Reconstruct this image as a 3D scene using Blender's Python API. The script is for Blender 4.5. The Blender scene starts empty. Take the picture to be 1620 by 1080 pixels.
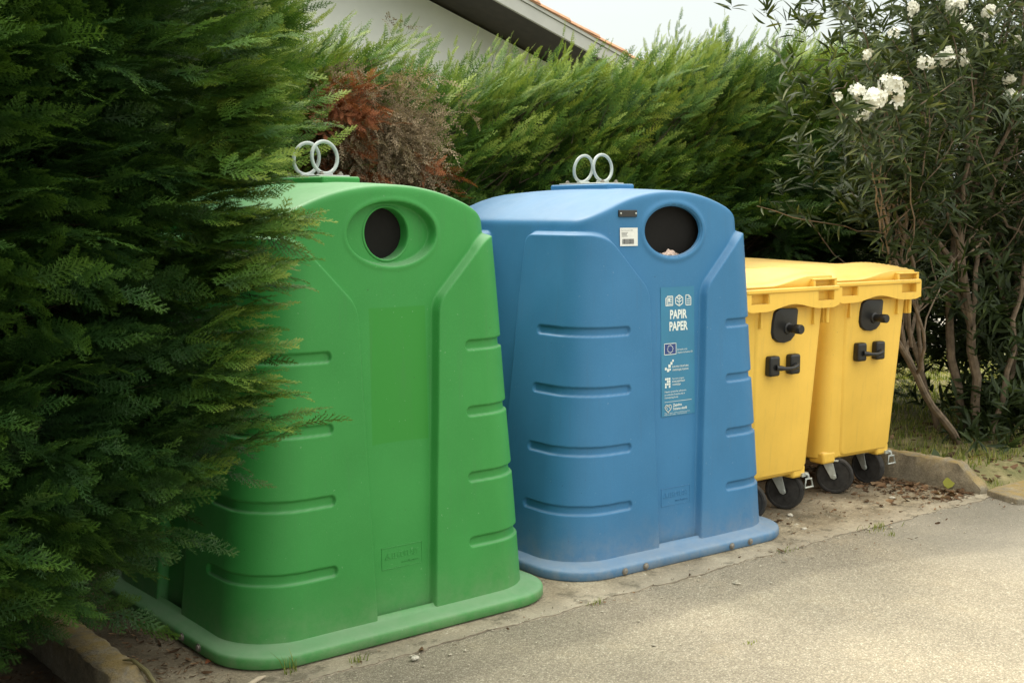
import bpy, bmesh, math, random
import numpy as np
from mathutils import Vector, Matrix
R = math.radians
rng = np.random.default_rng(7)
random.seed(7)
scene = bpy.context.scene
COL = scene.collection

# ------------------------------------------------------------------ helpers
def link(o, parent=None):
    COL.objects.link(o)
    if parent is not None:
        o.parent = parent
    return o

def tag(o, label=None, cat=None, group=None, kind=None):
    if label: o['label'] = label
    if cat: o['category'] = cat
    if group: o['group'] = group
    if kind: o['kind'] = kind
    return o

def empty(name, loc=(0, 0, 0), rz=0.0):
    o = bpy.data.objects.new(name, None)
    o.empty_display_size = 0.1
    o.location = loc
    o.rotation_euler = (0, 0, rz)
    return link(o)

def np_mesh(name, V, F, mat, parent=None, smooth=True, attr=None, mats=None, midx=None):
    """V (n,3); F (m,3) or (m,4) array of one face size"""
    V = np.asarray(V, np.float32); F = np.asarray(F, np.int32)
    me = bpy.data.meshes.new(name)
    k = F.shape[1]; m = F.shape[0]
    me.vertices.add(len(V)); me.vertices.foreach_set('co', V.ravel())
    me.loops.add(m * k); me.loops.foreach_set('vertex_index', F.ravel())
    me.polygons.add(m)
    me.polygons.foreach_set('loop_start', np.arange(0, m * k, k, dtype=np.int32))
    me.polygons.foreach_set('loop_total', np.full(m, k, np.int32))
    me.polygons.foreach_set('use_smooth', np.full(m, bool(smooth)))
    if midx is not None:
        me.polygons.foreach_set('material_index', np.asarray(midx, np.int32))
    me.update(calc_edges=True)
    if attr is not None:
        a = me.attributes.new('tint', 'FLOAT', 'POINT')
        a.data.foreach_set('value', np.asarray(attr, np.float32))
    for mm in (mats or [mat]):
        me.materials.append(mm)
    o = bpy.data.objects.new(name, me)
    return link(o, parent)

class MB:
    def __init__(s): s.v = []; s.f = []
    def add(s, vs, fs):
        n = len(s.v); s.v += [tuple(p) for p in vs]; s.f += [tuple(i + n for i in f) for f in fs]
    def box(s, x0, x1, y0, y1, z0, z1):
        vs = [(x, y, z) for z in (z0, z1) for y in (y0, y1) for x in (x0, x1)]
        s.add(vs, [(0, 2, 3, 1), (4, 5, 7, 6), (0, 1, 5, 4), (2, 6, 7, 3), (0, 4, 6, 2), (1, 3, 7, 5)])
    def prism(s, poly, d0, d1, axis='y'):
        """polygon in (a,b) extruded between d0,d1 along axis"""
        n = len(poly)
        def P(a, b, d): return {'y': (a, d, b), 'z': (a, b, d), 'x': (d, a, b)}[axis]
        vs = [P(a, b, d0) for a, b in poly] + [P(a, b, d1) for a, b in poly]
        fs = [tuple(range(n)), tuple(range(2 * n - 1, n - 1, -1))]
        fs += [(i, i + n, (i + 1) % n + n, (i + 1) % n) for i in range(n)]
        s.add(vs, fs)
    def tube(s, pts, rad, seg=10, closed=False, caps=True):
        pts = [Vector(p) for p in pts]; n = len(pts)
        rad = rad if hasattr(rad, '__len__') else [rad] * n
        up = None; vs = []
        for i, p in enumerate(pts):
            if closed: t = pts[(i + 1) % n] - pts[i - 1]
            else: t = pts[min(i + 1, n - 1)] - pts[max(i - 1, 0)]
            t.normalize()
            if up is None:
                up = Vector((0, 0, 1)) if abs(t.z) < .9 else Vector((1, 0, 0))
            a = t.cross(up)
            if a.length < 1e-4: a = t.cross(Vector((.3, 1, .2)))
            a.normalize(); b = a.cross(t).normalized(); up = b
            for k in range(seg):
                q = 2 * math.pi * k / seg
                vs.append(p + (a * math.cos(q) + b * math.sin(q)) * rad[i])
        fs = []
        for i in range(n if closed else n - 1):
            j = (i + 1) % n
            for k in range(seg):
                l = (k + 1) % seg
                fs.append((i * seg + k, j * seg + k, j * seg + l, i * seg + l))
        if caps and not closed:
            fs.append(tuple(range(seg))); fs.append(tuple((n - 1) * seg + k for k in range(seg - 1, -1, -1)))
        s.add(vs, fs)
    def lathe(s, prof, c, ax='z', seg=32):
        """profile of (r, h) revolved round an axis through c"""
        vs = []
        for r, h in prof:
            for k in range(seg):
                q = 2 * math.pi * k / seg; a, b = r * math.cos(q), r * math.sin(q)
                p = {'z': (a, b, h), 'y': (a, h, b), 'x': (h, a, b)}[ax]
                vs.append((c[0] + p[0], c[1] + p[1], c[2] + p[2]))
        fs = []; n = len(prof)
        for i in range(n - 1):
            for k in range(seg):
                l = (k + 1) % seg
                fs.append((i * seg + k, i * seg + l, (i + 1) * seg + l, (i + 1) * seg + k))
        fs.append(tuple(range(seg - 1, -1, -1))); fs.append(tuple((n - 1) * seg + k for k in range(seg)))
        s.add(vs, fs)
    def build(s, name, mat, parent=None, bevel=0, seg=2, smooth=True, angle=35):
        me = bpy.data.meshes.new(name)
        me.from_pydata([tuple(p) for p in s.v], [], s.f)
        bm = bmesh.new(); bm.from_mesh(me); bmesh.ops.recalc_face_normals(bm, faces=bm.faces)
        bm.to_mesh(me); bm.free()
        me.materials.append(mat)
        o = bpy.data.objects.new(name, me); link(o, parent)
        if bevel:
            b = o.modifiers.new('b', 'BEVEL'); b.width = bevel; b.segments = seg; b.limit_method = 'ANGLE'; b.angle_limit = R(30)
            b.harden_normals = False
        if smooth:
            me.polygons.foreach_set('use_smooth', [True] * len(me.polygons))
            me.set_sharp_from_angle(angle=R(angle))
        return o

# ------------------------------------------------------------------ materials
def newmat(name):
    m = bpy.data.materials.new(name); m.use_nodes = True
    nt = m.node_tree; nt.nodes.clear()
    out = nt.nodes.new('ShaderNodeOutputMaterial'); b = nt.nodes.new('ShaderNodeBsdfPrincipled')
    nt.links.new(b.outputs[0], out.inputs[0])
    return m, nt, b, out
def N(nt, t, **kw):
    n = nt.nodes.new(t)
    for k, v in kw.items():
        if isinstance(v, (int, float, tuple, list)) and k in n.inputs: n.inputs[k].default_value = v
        else: setattr(n, k, v)
    return n
def noise(nt, vec, scale, detail=4, rough=.55):
    n = nt.nodes.new('ShaderNodeTexNoise'); n.inputs['Scale'].default_value = scale
    n.inputs['Detail'].default_value = detail; n.inputs['Roughness'].default_value = rough
    nt.links.new(vec, n.inputs['Vector']); return n.outputs['Fac']
def ramp(nt, fac, stops, interp='LINEAR'):
    n = nt.nodes.new('ShaderNodeValToRGB'); n.color_ramp.interpolation = interp
    e = n.color_ramp.elements
    while len(e) < len(stops): e.new(.5)
    for i, (p, c) in enumerate(stops):
        e[i].position = p; e[i].color = (c[0], c[1], c[2], 1) if hasattr(c, '__len__') else (c, c, c, 1)
    nt.links.new(fac, n.inputs[0]); return n.outputs[0]
def mix(nt, fac, a, b, mode='MIX'):
    n = nt.nodes.new('ShaderNodeMix'); n.data_type = 'RGBA'; n.blend_type = mode
    for i, v in ((0, fac), (6, a), (7, b)):
        if hasattr(v, 'node'): nt.links.new(v, n.inputs[i])
        elif i == 0: n.inputs[0].default_value = v
        else: n.inputs[i].default_value = (v[0], v[1], v[2], 1)
    return n.outputs[2]
def mathn(nt, op, a, b=0.0, c=None, clamp=False):
    n = nt.nodes.new('ShaderNodeMath'); n.operation = op; n.use_clamp = clamp
    for i, v in enumerate((a, b, c)):
        if v is None: continue
        if hasattr(v, 'node'): nt.links.new(v, n.inputs[i])
        else: n.inputs[i].default_value = v
    return n.outputs[0]
def bump(nt, b, h, strength=.3, dist=.002):
    n = nt.nodes.new('ShaderNodeBump'); n.inputs['Strength'].default_value = strength; n.inputs['Distance'].default_value = dist
    nt.links.new(h, n.inputs['Height']); nt.links.new(n.outputs[0], b.inputs['Normal'])
def objco(nt): return nt.nodes.new('ShaderNodeTexCoord').outputs['Object']
def sepxyz(nt, v):
    n = nt.nodes.new('ShaderNodeSeparateXYZ'); nt.links.new(v, n.inputs[0]); return n.outputs

def simple(name, col, rough=.6, metal=0, grain=.12, scale=60, bmp=.15, spec=.5):
    m, nt, b, o = newmat(name); co = objco(nt)
    f = noise(nt, co, scale, 5)
    lo = [c * (1 - grain) for c in col]; hi = [min(1, c * (1 + grain)) for c in col]
    nt.links.new(ramp(nt, f, [(.3, lo), (.7, hi)]), b.inputs['Base Color'])
    b.inputs['Roughness'].default_value = rough; b.inputs['Metallic'].default_value = metal
    b.inputs['Specular IOR Level'].default_value = spec
    if bmp: bump(nt, b, noise(nt, co, scale * 4, 3), bmp, .001)
    return m

def plastic(name, col, dust=(.36, .33, .27), dust_amt=.0, stain=None, rough=.48):
    """rotomoulded polyethylene: fine orange peel, faded blotches, drip streaks, dust low down"""
    m, nt, b, o = newmat(name); co = objco(nt); s = sepxyz(nt, co)
    f1 = noise(nt, co, 3.2, 4); f2 = noise(nt, co, 260, 2)
    base = ramp(nt, f1, [(.3, [c * .93 for c in col]), (.7, [min(1, c * 1.07 + .004) for c in col])])
    base = mix(nt, mathn(nt, 'MULTIPLY', ramp(nt, f2, [(.45, 0), (.75, 1)]), .22), base, [min(1, c * 1.25 + .03) for c in col])
    if stain:
        # darker cleaner rectangle where a sheet of foil was peeled off
        x0, x1, z0, z1, sc = stain
        w = mathn(nt, 'MULTIPLY', mathn(nt, 'SUBTRACT', noise(nt, co, 7, 2), .5), .006)
        zz = mathn(nt, 'ADD', s[2], w)
        def step(v, e, up):
            n = nt.nodes.new('ShaderNodeMapRange'); n.interpolation_type = 'SMOOTHSTEP'
            nt.links.new(v, n.inputs[0]); n.inputs[1].default_value = e - .003; n.inputs[2].default_value = e + .003
            n.inputs[3].default_value = 0 if up else 1; n.inputs[4].default_value = 1 if up else 0
            return n.outputs[0]
        msk = mathn(nt, 'MULTIPLY', mathn(nt, 'MULTIPLY', step(s[0], x0, True), step(s[0], x1, False)),
                    mathn(nt, 'MULTIPLY', step(zz, z0, True), step(zz, z1, False)))
        msk = mathn(nt, 'MULTIPLY', msk, mathn(nt, 'LESS_THAN', s[1], -.4))
        base = mix(nt, msk, base, sc)
    # vertical drip streaks
    mp = N(nt, 'ShaderNodeMapping'); mp.inputs['Scale'].default_value = (55, 55, 1.6)
    nt.links.new(co, mp.inputs[0])
    st = ramp(nt, noise(nt, mp.outputs[0], 1, 5, .6), [(.56, 0), (.72, 1)])
    st = mathn(nt, 'MULTIPLY', st, mathn(nt, 'MULTIPLY', noise(nt, co, 2.3, 2), .40))
    base = mix(nt, st, base, [c * .55 + .04 for c in col])
    # tiny pale and dark specks
    sp = ramp(nt, noise(nt, co, 75, 2, .5), [(.745, 0), (.76, 1)]); base = mix(nt, mathn(nt, 'MULTIPLY', sp, .55), base, [min(1, c * .8 + .16) for c in col])
    sp = ramp(nt, noise(nt, co, 61, 3, .5), [(.235, 1), (.25, 0)]); base = mix(nt, mathn(nt, 'MULTIPLY', sp, .6), base, [c * .25 + .02 for c in col])
    # pale scuffs
    mp2 = N(nt, 'ShaderNodeMapping'); mp2.inputs['Scale'].default_value = (9, 9, 40); mp2.inputs['Rotation'].default_value = (.5, .3, .2)
    nt.links.new(co, mp2.inputs[0])
    sc_ = ramp(nt, noise(nt, mp2.outputs[0], 2.2, 8, .75), [(.66, 0), (.76, 1)])
    base = mix(nt, mathn(nt, 'MULTIPLY', sc_, .28), base, [min(1, c * .7 + .22) for c in col])
    if dust_amt:
        d = nt.nodes.new('ShaderNodeMapRange'); nt.links.new(s[2], d.inputs[0])
        d.inputs[1].default_value = .30; d.inputs[2].default_value = .03; d.inputs[3].default_value = 0; d.inputs[4].default_value = 1
        d.clamp = True
        dn = ramp(nt, noise(nt, co, 14, 7, .7), [(.35, 0), (.75, 1)])
        dd = mathn(nt, 'MULTIPLY', mathn(nt, 'POWER', d.outputs[0], 2.2), mathn(nt, 'MULTIPLY_ADD', dn, .8, .25))
        base = mix(nt, mathn(nt, 'MULTIPLY', dd, dust_amt, clamp=True), base, dust)
    # surfaces facing up made paler: settled dust and fading plus painted-in skylight
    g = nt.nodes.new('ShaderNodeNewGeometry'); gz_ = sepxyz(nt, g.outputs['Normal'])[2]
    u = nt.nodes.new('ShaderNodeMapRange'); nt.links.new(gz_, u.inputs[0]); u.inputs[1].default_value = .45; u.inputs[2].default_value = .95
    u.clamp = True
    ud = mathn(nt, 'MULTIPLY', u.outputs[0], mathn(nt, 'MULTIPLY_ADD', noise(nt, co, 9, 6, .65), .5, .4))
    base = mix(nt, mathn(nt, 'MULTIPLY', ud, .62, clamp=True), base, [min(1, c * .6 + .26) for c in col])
    nt.links.new(base, b.inputs['Base Color'])
    nt.links.new(ramp(nt, noise(nt, co, 6, 5), [(.3, rough - .06), (.7, rough + .1)]), b.inputs['Roughness'])
    b.inputs['Specular IOR Level'].default_value = .32
    bump(nt, b, mathn(nt, 'ADD', f2, mathn(nt, 'MULTIPLY', noise(nt, co, 22, 2), 2.0)), .16, .0012)
    return m

GREEN = (.036, .255, .052); BLUE = (.038, .172, .355); YEL = (.82, .52, .085)
M = {}
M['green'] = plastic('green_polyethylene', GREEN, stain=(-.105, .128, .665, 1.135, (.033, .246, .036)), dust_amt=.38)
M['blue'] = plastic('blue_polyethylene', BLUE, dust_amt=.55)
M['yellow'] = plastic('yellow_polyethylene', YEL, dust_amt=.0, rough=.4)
M['black_plastic'] = simple('black_plastic', (.012, .012, .012), .38, bmp=.1)
M['rubber'] = simple('black_rubber', (.010, .0095, .009), .8, bmp=.3, spec=.2)
M['tyre'] = simple('tyre_rubber', (.040, .038, .036), .8, grain=.5, scale=20, spec=.25)
M['galv'] = simple('galvanised_steel', (.50, .53, .50), .42, .55, grain=.15, scale=30)
M['ringpaint'] = simple('pale_grey_painted_steel', (.40, .45, .44), .45, .1, grain=.1, scale=25)
M['plate_dark'] = simple('dark_label_plate', (.03, .03, .03), .4)
M['paper'] = simple('white_label', (.72, .73, .70), .6, grain=.05, bmp=0)
M['ink'] = simple('dark_ink', (.05, .05, .06), .6, bmp=0)
M['midink'] = simple('grey_ink', (.35, .36, .38), .6, bmp=0)
M['sticker'] = simple('teal_sticker_foil', (.034, .196, .345), .35, grain=.06, scale=8, bmp=0)
M['print'] = simple('white_print', (.70, .76, .74), .5, grain=.08, scale=200, bmp=0)
M['flag'] = simple('flag_navy_print', (.02, .05, .20), .4, bmp=0)
M['bolt'] = simple('zinc_bolt', (.24, .22, .19), .5, .5, grain=.3)
M['refl_w'] = simple('reflective_white', (.75, .75, .72), .35, bmp=0)
M['refl_r'] = simple('reflective_red', (.35, .03, .02), .35, bmp=0)
M['bark'] = simple('grey_brown_bark', (.17, .125, .085), .85, grain=.45, scale=22, bmp=.8)
M['bark2'] = simple('conifer_bark', (.055, .040, .022), .9, grain=.4, scale=30, bmp=.6)
M['render_wall'] = simple('white_wall_render', (.87, .88, .84), .9, grain=.03, scale=8, bmp=.2)
M['fascia'] = simple('grey_white_fascia', (.52, .52, .49), .6, grain=.06, scale=6, bmp=.05)
M['soffit'] = simple('dark_stained_soffit', (.035, .028, .022), .7, grain=.3, scale=12)
M['tile'] = simple('terracotta_tile', (.56, .30, .17), .8, grain=.22, scale=9, bmp=.4)
M['petal'] = simple('white_petal', (.80, .79, .68), .6, grain=.04, bmp=0)
M['magazine'] = simple('printed_paper', (.55, .42, .36), .5, grain=.5, scale=30, bmp=0)

def leafmat(name, stops, trans=.35, rough=.65, spec=.12):
    m, nt, b, out = newmat(name)
    a = nt.nodes.new('ShaderNodeAttribute'); a.attribute_name = 'tint'
    col = ramp(nt, a.outputs['Fac'], stops)
    nt.links.new(col, b.inputs['Base Color']); b.inputs['Roughness'].default_value = rough
    b.inputs['Specular IOR Level'].default_value = spec
    t = nt.nodes.new('ShaderNodeBsdfTranslucent')
    tc = mix(nt, 1, col, (1.5, 1.45, .7), 'MULTIPLY'); nt.links.new(tc, t.inputs[0])
    ms = nt.nodes.new('ShaderNodeMixShader'); ms.inputs[0].default_value = trans
    nt.links.new(b.outputs[0], ms.inputs[1]); nt.links.new(t.outputs[0], ms.inputs[2]); nt.links.new(ms.outputs[0], out.inputs[0])
    return m
M['cypress'] = leafmat('cypress_foliage', [(0, (.010, .030, .008)), (.38, (.021, .062, .012)), (.75, (.080, .168, .021)), (1, (.25, .33, .055))], .16, .55, .25)
M['rust'] = leafmat('rusty_dead_foliage', [(0, (.13, .04, .018)), (1, (.46, .18, .09))], .2)
M['deadgrey'] = leafmat('grey_dead_foliage', [(0, (.11, .08, .05)), (1, (.42, .33, .22))], .15)
M['oleander'] = leafmat('oleander_leaf', [(0, (.024, .040, .013)), (.6, (.058, .085, .027)), (1, (.17, .19, .065))], .3, .5, .3)
M['grass'] = leafmat('grass_blade', [(0, (.12, .17, .04)), (.6, (.26, .30, .085)), (1, (.52, .46, .22))], .35)
M['litter'] = leafmat('dry_leaf_litter', [(0, (.06, .035, .02)), (.6, (.20, .12, .07)), (1, (.42, .30, .18))], .1)
M['yleaf'] = leafmat('yellow_green_leaf', [(0, (.30, .32, .06)), (1, (.42, .42, .10))], .3)

# ------------------------------------------------------------------ camera, world, light
cam = bpy.data.cameras.new('camera'); co_ = link(bpy.data.objects.new('camera', cam))
cam.sensor_width = 36; cam.lens = 1928 * 36 / 1620; cam.clip_end = 500; cam.clip_start = .05
co_.location = (-2.332, -4.059, 1.457); co_.rotation_euler = (R(90 - 6.0), 0, R(-39.04))
scene.camera = co_

SUN_EL, SUN_AZ = R(54), R(-8)      # azimuth from +y towards +x
w = bpy.data.worlds.new('World'); scene.world = w; w.use_nodes = True
nt = w.node_tree; bg = nt.nodes['Background']
sky = nt.nodes.new('ShaderNodeTexSky'); sky.sky_type = 'NISHITA'; sky.sun_disc = False
sky.sun_elevation = SUN_EL; sky.sun_rotation = SUN_AZ; sky.dust_density = 4; sky.air_density = 1.2
tc = nt.nodes.new('ShaderNodeTexCoord')
mpw = nt.nodes.new('ShaderNodeMapping'); mpw.inputs['Scale'].default_value = (1, 1, 2.6)
nt.links.new(tc.outputs['Generated'], mpw.inputs[0])
cl = ramp(nt, noise(nt, mpw.outputs[0], 2.2, 6, .55), [(.30, .72), (.62, .96)])
zz = sepxyz(nt, tc.outputs['Generated'])[2]
haze_c = ramp(nt, zz, [(0, (3.2, 3.4, 3.25)), (.2, (3.6, 3.75, 3.5)), (.5, (8.5, 8.4, 7.5)), (1, (15, 14.6, 12.8))])
nt.links.new(mix(nt, cl, sky.outputs[0], haze_c), bg.inputs[0])
bg.inputs[1].default_value = .15
sl = bpy.data.lights.new('sun', 'SUN'); sl.energy = 1.3; sl.angle = R(14); sl.color = (1, .93, .80)
so = link(bpy.data.objects.new('sun', sl)); so.location = (3, 6, 9)
sd = Vector((math.sin(SUN_AZ) * math.cos(SUN_EL), math.cos(SUN_AZ) * math.cos(SUN_EL), math.sin(SUN_EL)))
so.rotation_euler = sd.to_track_quat('Z', 'Y').to_euler()
vs_ = scene.view_settings; vs_.view_transform = 'Standard'; vs_.look = 'None'; vs_.exposure = .80; vs_.gamma = 1

# ------------------------------------------------------------------ bell containers
def Wz(z): return .627 - .0998 * z
def Fz(z): return .606 - .029 * z
def rz_(z): return .21 - .035 * z
ZE = 1.422
def smst(x): x = np.clip(x, 0, 1); return x * x * (3 - 2 * x)
def smax(a, b, k):
    h = np.clip(.5 + .5 * (a - b) / k, 0, 1); return b * (1 - h) + a * h + k * h * (1 - h)
def roofz(x, y):
    t = np.clip(np.abs(x) / .462, 0, 1); u = np.clip(np.abs(y) / .56, 0, 1)
    return ZE + (.150 - .020 * u ** 2) * (1 - t ** 2.15)
def ell(x, z, a, b, zc=1.387):
    zz = z - zc; k = np.sqrt((x / a) ** 2 + (zz / b) ** 2) + 1e-9
    g = np.sqrt((x / a ** 2) ** 2 + (zz / b ** 2) ** 2) + 1e-9
    return (k - 1) * k / g

def bell_columns():
    c = []                                  # (type, param)
    for t in np.linspace(-1, 1, 250, endpoint=False): c.append((0, t))
    for t in np.linspace(0, 1, 64, endpoint=False): c.append((1, t))
    for t in np.linspace(-1, 1, 110, endpoint=False): c.append((2, t))
    for t in np.linspace(0, 1, 34, endpoint=False): c.append((3, t))
    for t in np.linspace(-1, 1, 110, endpoint=False): c.append((4, t))
    for t in np.linspace(0, 1, 34, endpoint=False): c.append((5, t))
    for t in np.linspace(-1, 1, 150, endpoint=False): c.append((6, t))
    for t in np.linspace(0, 1, 64, endpoint=False): c.append((7, t))
    return np.array(c)
CC = bell_columns()
def outline(z, W=None, F=None, r=None):
    """outer surface of the raised pads at height array z (rows, cols)"""
    W = Wz(z) if W is None else W; F = Fz(z) if F is None else F; r = rz_(z) if r is None else r
    ty = CC[:, 0][None, :] * np.ones_like(z); t = CC[:, 1][None, :] * np.ones_like(z)
    X = np.zeros_like(z); Y = np.zeros_like(z); nx = np.zeros_like(z); ny = np.zeros_like(z)
    for k, (sx, sy) in {0: (0, -1), 2: (1, 0), 4: (0, 1), 6: (-1, 0)}.items():
        m = ty == k
        if sy: X[m] = -sy * t[m] * (W - r)[m]; Y[m] = sy * F[m]
        else: X[m] = sx * W[m]; Y[m] = sx * t[m] * (F - r)[m]
        nx[m] = sx; ny[m] = sy
    for k, (cx, cy, a0) in {1: (1, -1, -90), 3: (1, 1, 0), 5: (-1, 1, 90), 7: (-1, -1, 180)}.items():
        m = ty == k; a = np.radians(a0 + 90 * t[m])
        nx[m] = np.cos(a); ny[m] = np.sin(a)
        X[m] = cx * (W - r)[m] + r[m] * nx[m]; Y[m] = cy * (F - r)[m] + r[m] * ny[m]
    return X, Y, nx, ny

def bell_body(name, mat, parent, hole):
    nr = 345; z0 = .045
    ncol = len(CC)
    ztop = np.full((1, ncol), ZE)
    for _ in range(3):
        X, Y, nx, ny = outline(ztop); X = X - nx * .035; Y = Y - ny * .035; ztop = roofz(X, Y)
    s = np.linspace(0, 1, nr)[:, None]
    z = z0 + (ztop - z0) * s
    X, Y, nx, ny = outline(z)
    ax = np.abs(X); ay = np.abs(Y)
    # corner pads: inner edge on the front/back, diagonal, top; edge on the sides
    front = ay > (Fz(z) - rz_(z)) - 1e-4
    d1 = ax - (.113 + (z - .05) * (.046 / 1.103))                     # inner edge
    d2 = (ax - .159) * .715 - (z - 1.150) * .699                      # diagonal
    d3 = 1.384 - z
    dF = -smax(-smax(-d1 * 1.0, -d2, .03) * -1, -d3, .05)
    d4 = ay - (.090 + .035 * z)
    dS = -smax(-d4, -d3, .05)
    d = np.where(front, dF, dS)
    # in the side part only the side edge counts; near the corner both agree (deep inside the pad)
    pad = smst(d / .015 + .2)
    de = np.where(front & (ax < Wz(z) - rz_(z) + 1e-3), .268 - ax + .015 + .012, np.where(front, -1.0, .302 - ay))
    groove = np.zeros_like(z)
    for gz in (.985, .745, .505, .266):
        dg = np.hypot(np.maximum(de, 0), z - gz) - .0180
        groove = np.maximum(groove, smst(-dg / .0065 + .3))
    inset = .035 * (1 - pad) + .0115 * groove * pad
    isf = (Y < 0) & (ax < .30) & front
    if hole == 'round':
        e = ell(X, z, .181, .109)
        inset = inset + np.where(isf, .040 * smst(-e / .008 + .3), 0)
        # soft raised lip round the recess
        inset = inset - np.where(isf, .0022 * np.exp(-((e - .010) / .008) ** 2), 0)
    else:
        e = ell(X, z, .168, .109)
        inset = inset - np.where(isf, .006 * np.exp(-((e - .010) / .012) ** 2), 0)
    # slight sag and waviness of the moulding
    inset = inset + .0016 * np.sin(X * 7 + z * 5) * np.cos(z * 4.3 + Y * 6)
    X = X - nx * inset; Y = Y - ny * inset
    P = np.stack([X, Y, z], -1)
    # roof rings
    rim = P[-1]
    ts = np.concatenate([1 - np.arange(1, 13) * .0085, np.linspace(1 - 13 * .0085, 0.0, 60)])
    rows = []
    for t in ts:
        x = rim[:, 0] * t; y = rim[:, 1] * t
        rows.append(np.stack([x, y, roofz(x, y)], -1))
    P = np.concatenate([P, np.array(rows)], 0)
    # fillet along the eave
    j = nr - 1; wdw = np.zeros(P.shape[0]); k = np.arange(P.shape[0]); wdw = np.exp(-((k - j) / 6.5) ** 4)[:, None, None]
    for _ in range(22):
        Q = P.copy(); Q[1:-1] = .25 * P[:-2] + .5 * P[1:-1] + .25 * P[2:]
        P = P + (Q - P) * wdw
    nrow = P.shape[0]
    idx = np.arange(nrow * ncol).reshape(nrow, ncol)
    a = idx[:-1]; b = np.roll(idx, -1, 1)[:-1]; c = np.roll(idx, -1, 1)[1:]; dd = idx[1:]
    F = np.stack([a, b, c, dd], -1).reshape(-1, 4)
    V = P.reshape(-1, 3)
    # cut the opening
    if hole == 'round': ea, eb = .094, .094
    else: ea, eb = .168, .109
    fr = (V[:, 1] < -.4) & (np.abs(V[:, 0]) < .3)
    e = ell(V[:, 0], V[:, 2], ea, eb); e[~fr] = 1
    fe = e[F].mean(1)
    F = F[fe > 0]
    used = np.unique(F); rim_v = used[(e[used] < .006)]
    # snap the cut edge to the true ellipse
    k = np.sqrt((V[rim_v, 0] / ea) ** 2 + ((V[rim_v, 2] - 1.387) / eb) ** 2)
    V[rim_v, 0] /= k; V[rim_v, 2] = 1.387 + (V[rim_v, 2] - 1.387) / k
    # drop loose vertices
    remap = np.full(len(V), -1); used = np.unique(F); remap[used] = np.arange(len(used))
    return np_mesh(name, V[used], remap[F], mat, parent)

def rr_loop(hx, hy, r, n=14):
    out = []
    for cx, cy, a0 in ((1, -1, -90), (1, 1, 0), (-1, 1, 90), (-1, -1, 180)):
        for i in range(n + 1):
            a = R(a0 + 90 * i / n)
            out.append((cx * (hx - r) + r * math.cos(a), cy * (hy - r) + r * math.sin(a)))
    return out
def rr_loft(levels, n=14, cap=(True, True)):
    """levels: list of (hx, hy, r, z[, cy])"""
    V = []; Fs = []
    for L in levels:
        cy = L[4] if len(L) > 4 else 0
        V += [(x, y + cy, L[3]) for x, y in rr_loop(L[0], L[1], L[2], n)]
    m = 4 * (n + 1)
    for i in range(len(levels) - 1):
        for k in range(m):
            l = (k + 1) % m; Fs.append((i * m + k, i * m + l, (i + 1) * m + l, (i + 1) * m + k))
    if cap[0]: Fs.append(tuple(range(m - 1, -1, -1)))
    if cap[1]: Fs.append(tuple((len(levels) - 1) * m + k for k in range(m)))
    return V, Fs

def text_polys(s, size=1.0, bold=0.0):
    cu = bpy.data.curves.new('t', 'FONT'); cu.body = s; cu.size = size; cu.offset = bold; cu.resolution_u = 3
    o = bpy.data.objects.new('t', cu); COL.objects.link(o)
    dg = bpy.context.evaluated_depsgraph_get(); dg.update()
    me = bpy.data.meshes.new_from_object(o.evaluated_get(dg))
    V = [tuple(v.co) for v in me.vertices]; Fs = [tuple(p.vertices) for p in me.polygons]
    bpy.data.objects.remove(o); bpy.data.curves.remove(cu); bpy.data.meshes.remove(me)
    return V, Fs
def panel_y(z, eps): return -(Fz(z) - .035) - eps
def put_text(mb, s, x, z, h, width, bold=.0, eps=.002):
    """left edge x, baseline z, capital height h, total width"""
    V, Fs = text_polys(s, 1.0, bold)
    if not V: return
    x0 = min(v[0] for v in V); x1 = max(v[0] for v in V)
    sx = width / (x1 - x0); sz = h / .70
    vs = [(x + (v[0] - x0) * sx, 0, z + v[1] * sz) for v in V]
    mb.add([(a, panel_y(c, eps), c) for a, _, c in vs], Fs)
def rect(mb, x0, x1, z0, z1, eps=.002):
    mb.add([(a, panel_y(c, eps), c) for a, c in ((x0, z0), (x1, z0), (x1, z1), (x0, z1))], [(0, 1, 2, 3)])
def line(mb, pts, wd, eps=.002):
    for (xa, za), (xb, zb) in zip(pts[:-1], pts[1:]):
        dx, dz = xb - xa, zb - za; l = math.hypot(dx, dz) or 1; px, pz = -dz / l * wd / 2, dx / l * wd / 2
        ex, ez = dx / l * wd * .35, dz / l * wd * .35
        mb.add([(a, panel_y(c, eps), c) for a, c in ((xa + px - ex, za + pz - ez), (xb + px + ex, zb + pz + ez), (xb - px + ex, zb - pz + ez), (xa - px - ex, za - pz - ez))], [(0, 1, 2, 3)])

def fastener(mb, p, ax, r=.011):
    c = {'y': -1, 'x': -1}[ax]
    prof = [(r * 1.35, 0), (r * 1.35, c * .002), (r, c * .003), (r, c * .006), (r * .6, c * .009)]
    mb.lathe(prof, p, ax, 12)

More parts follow.
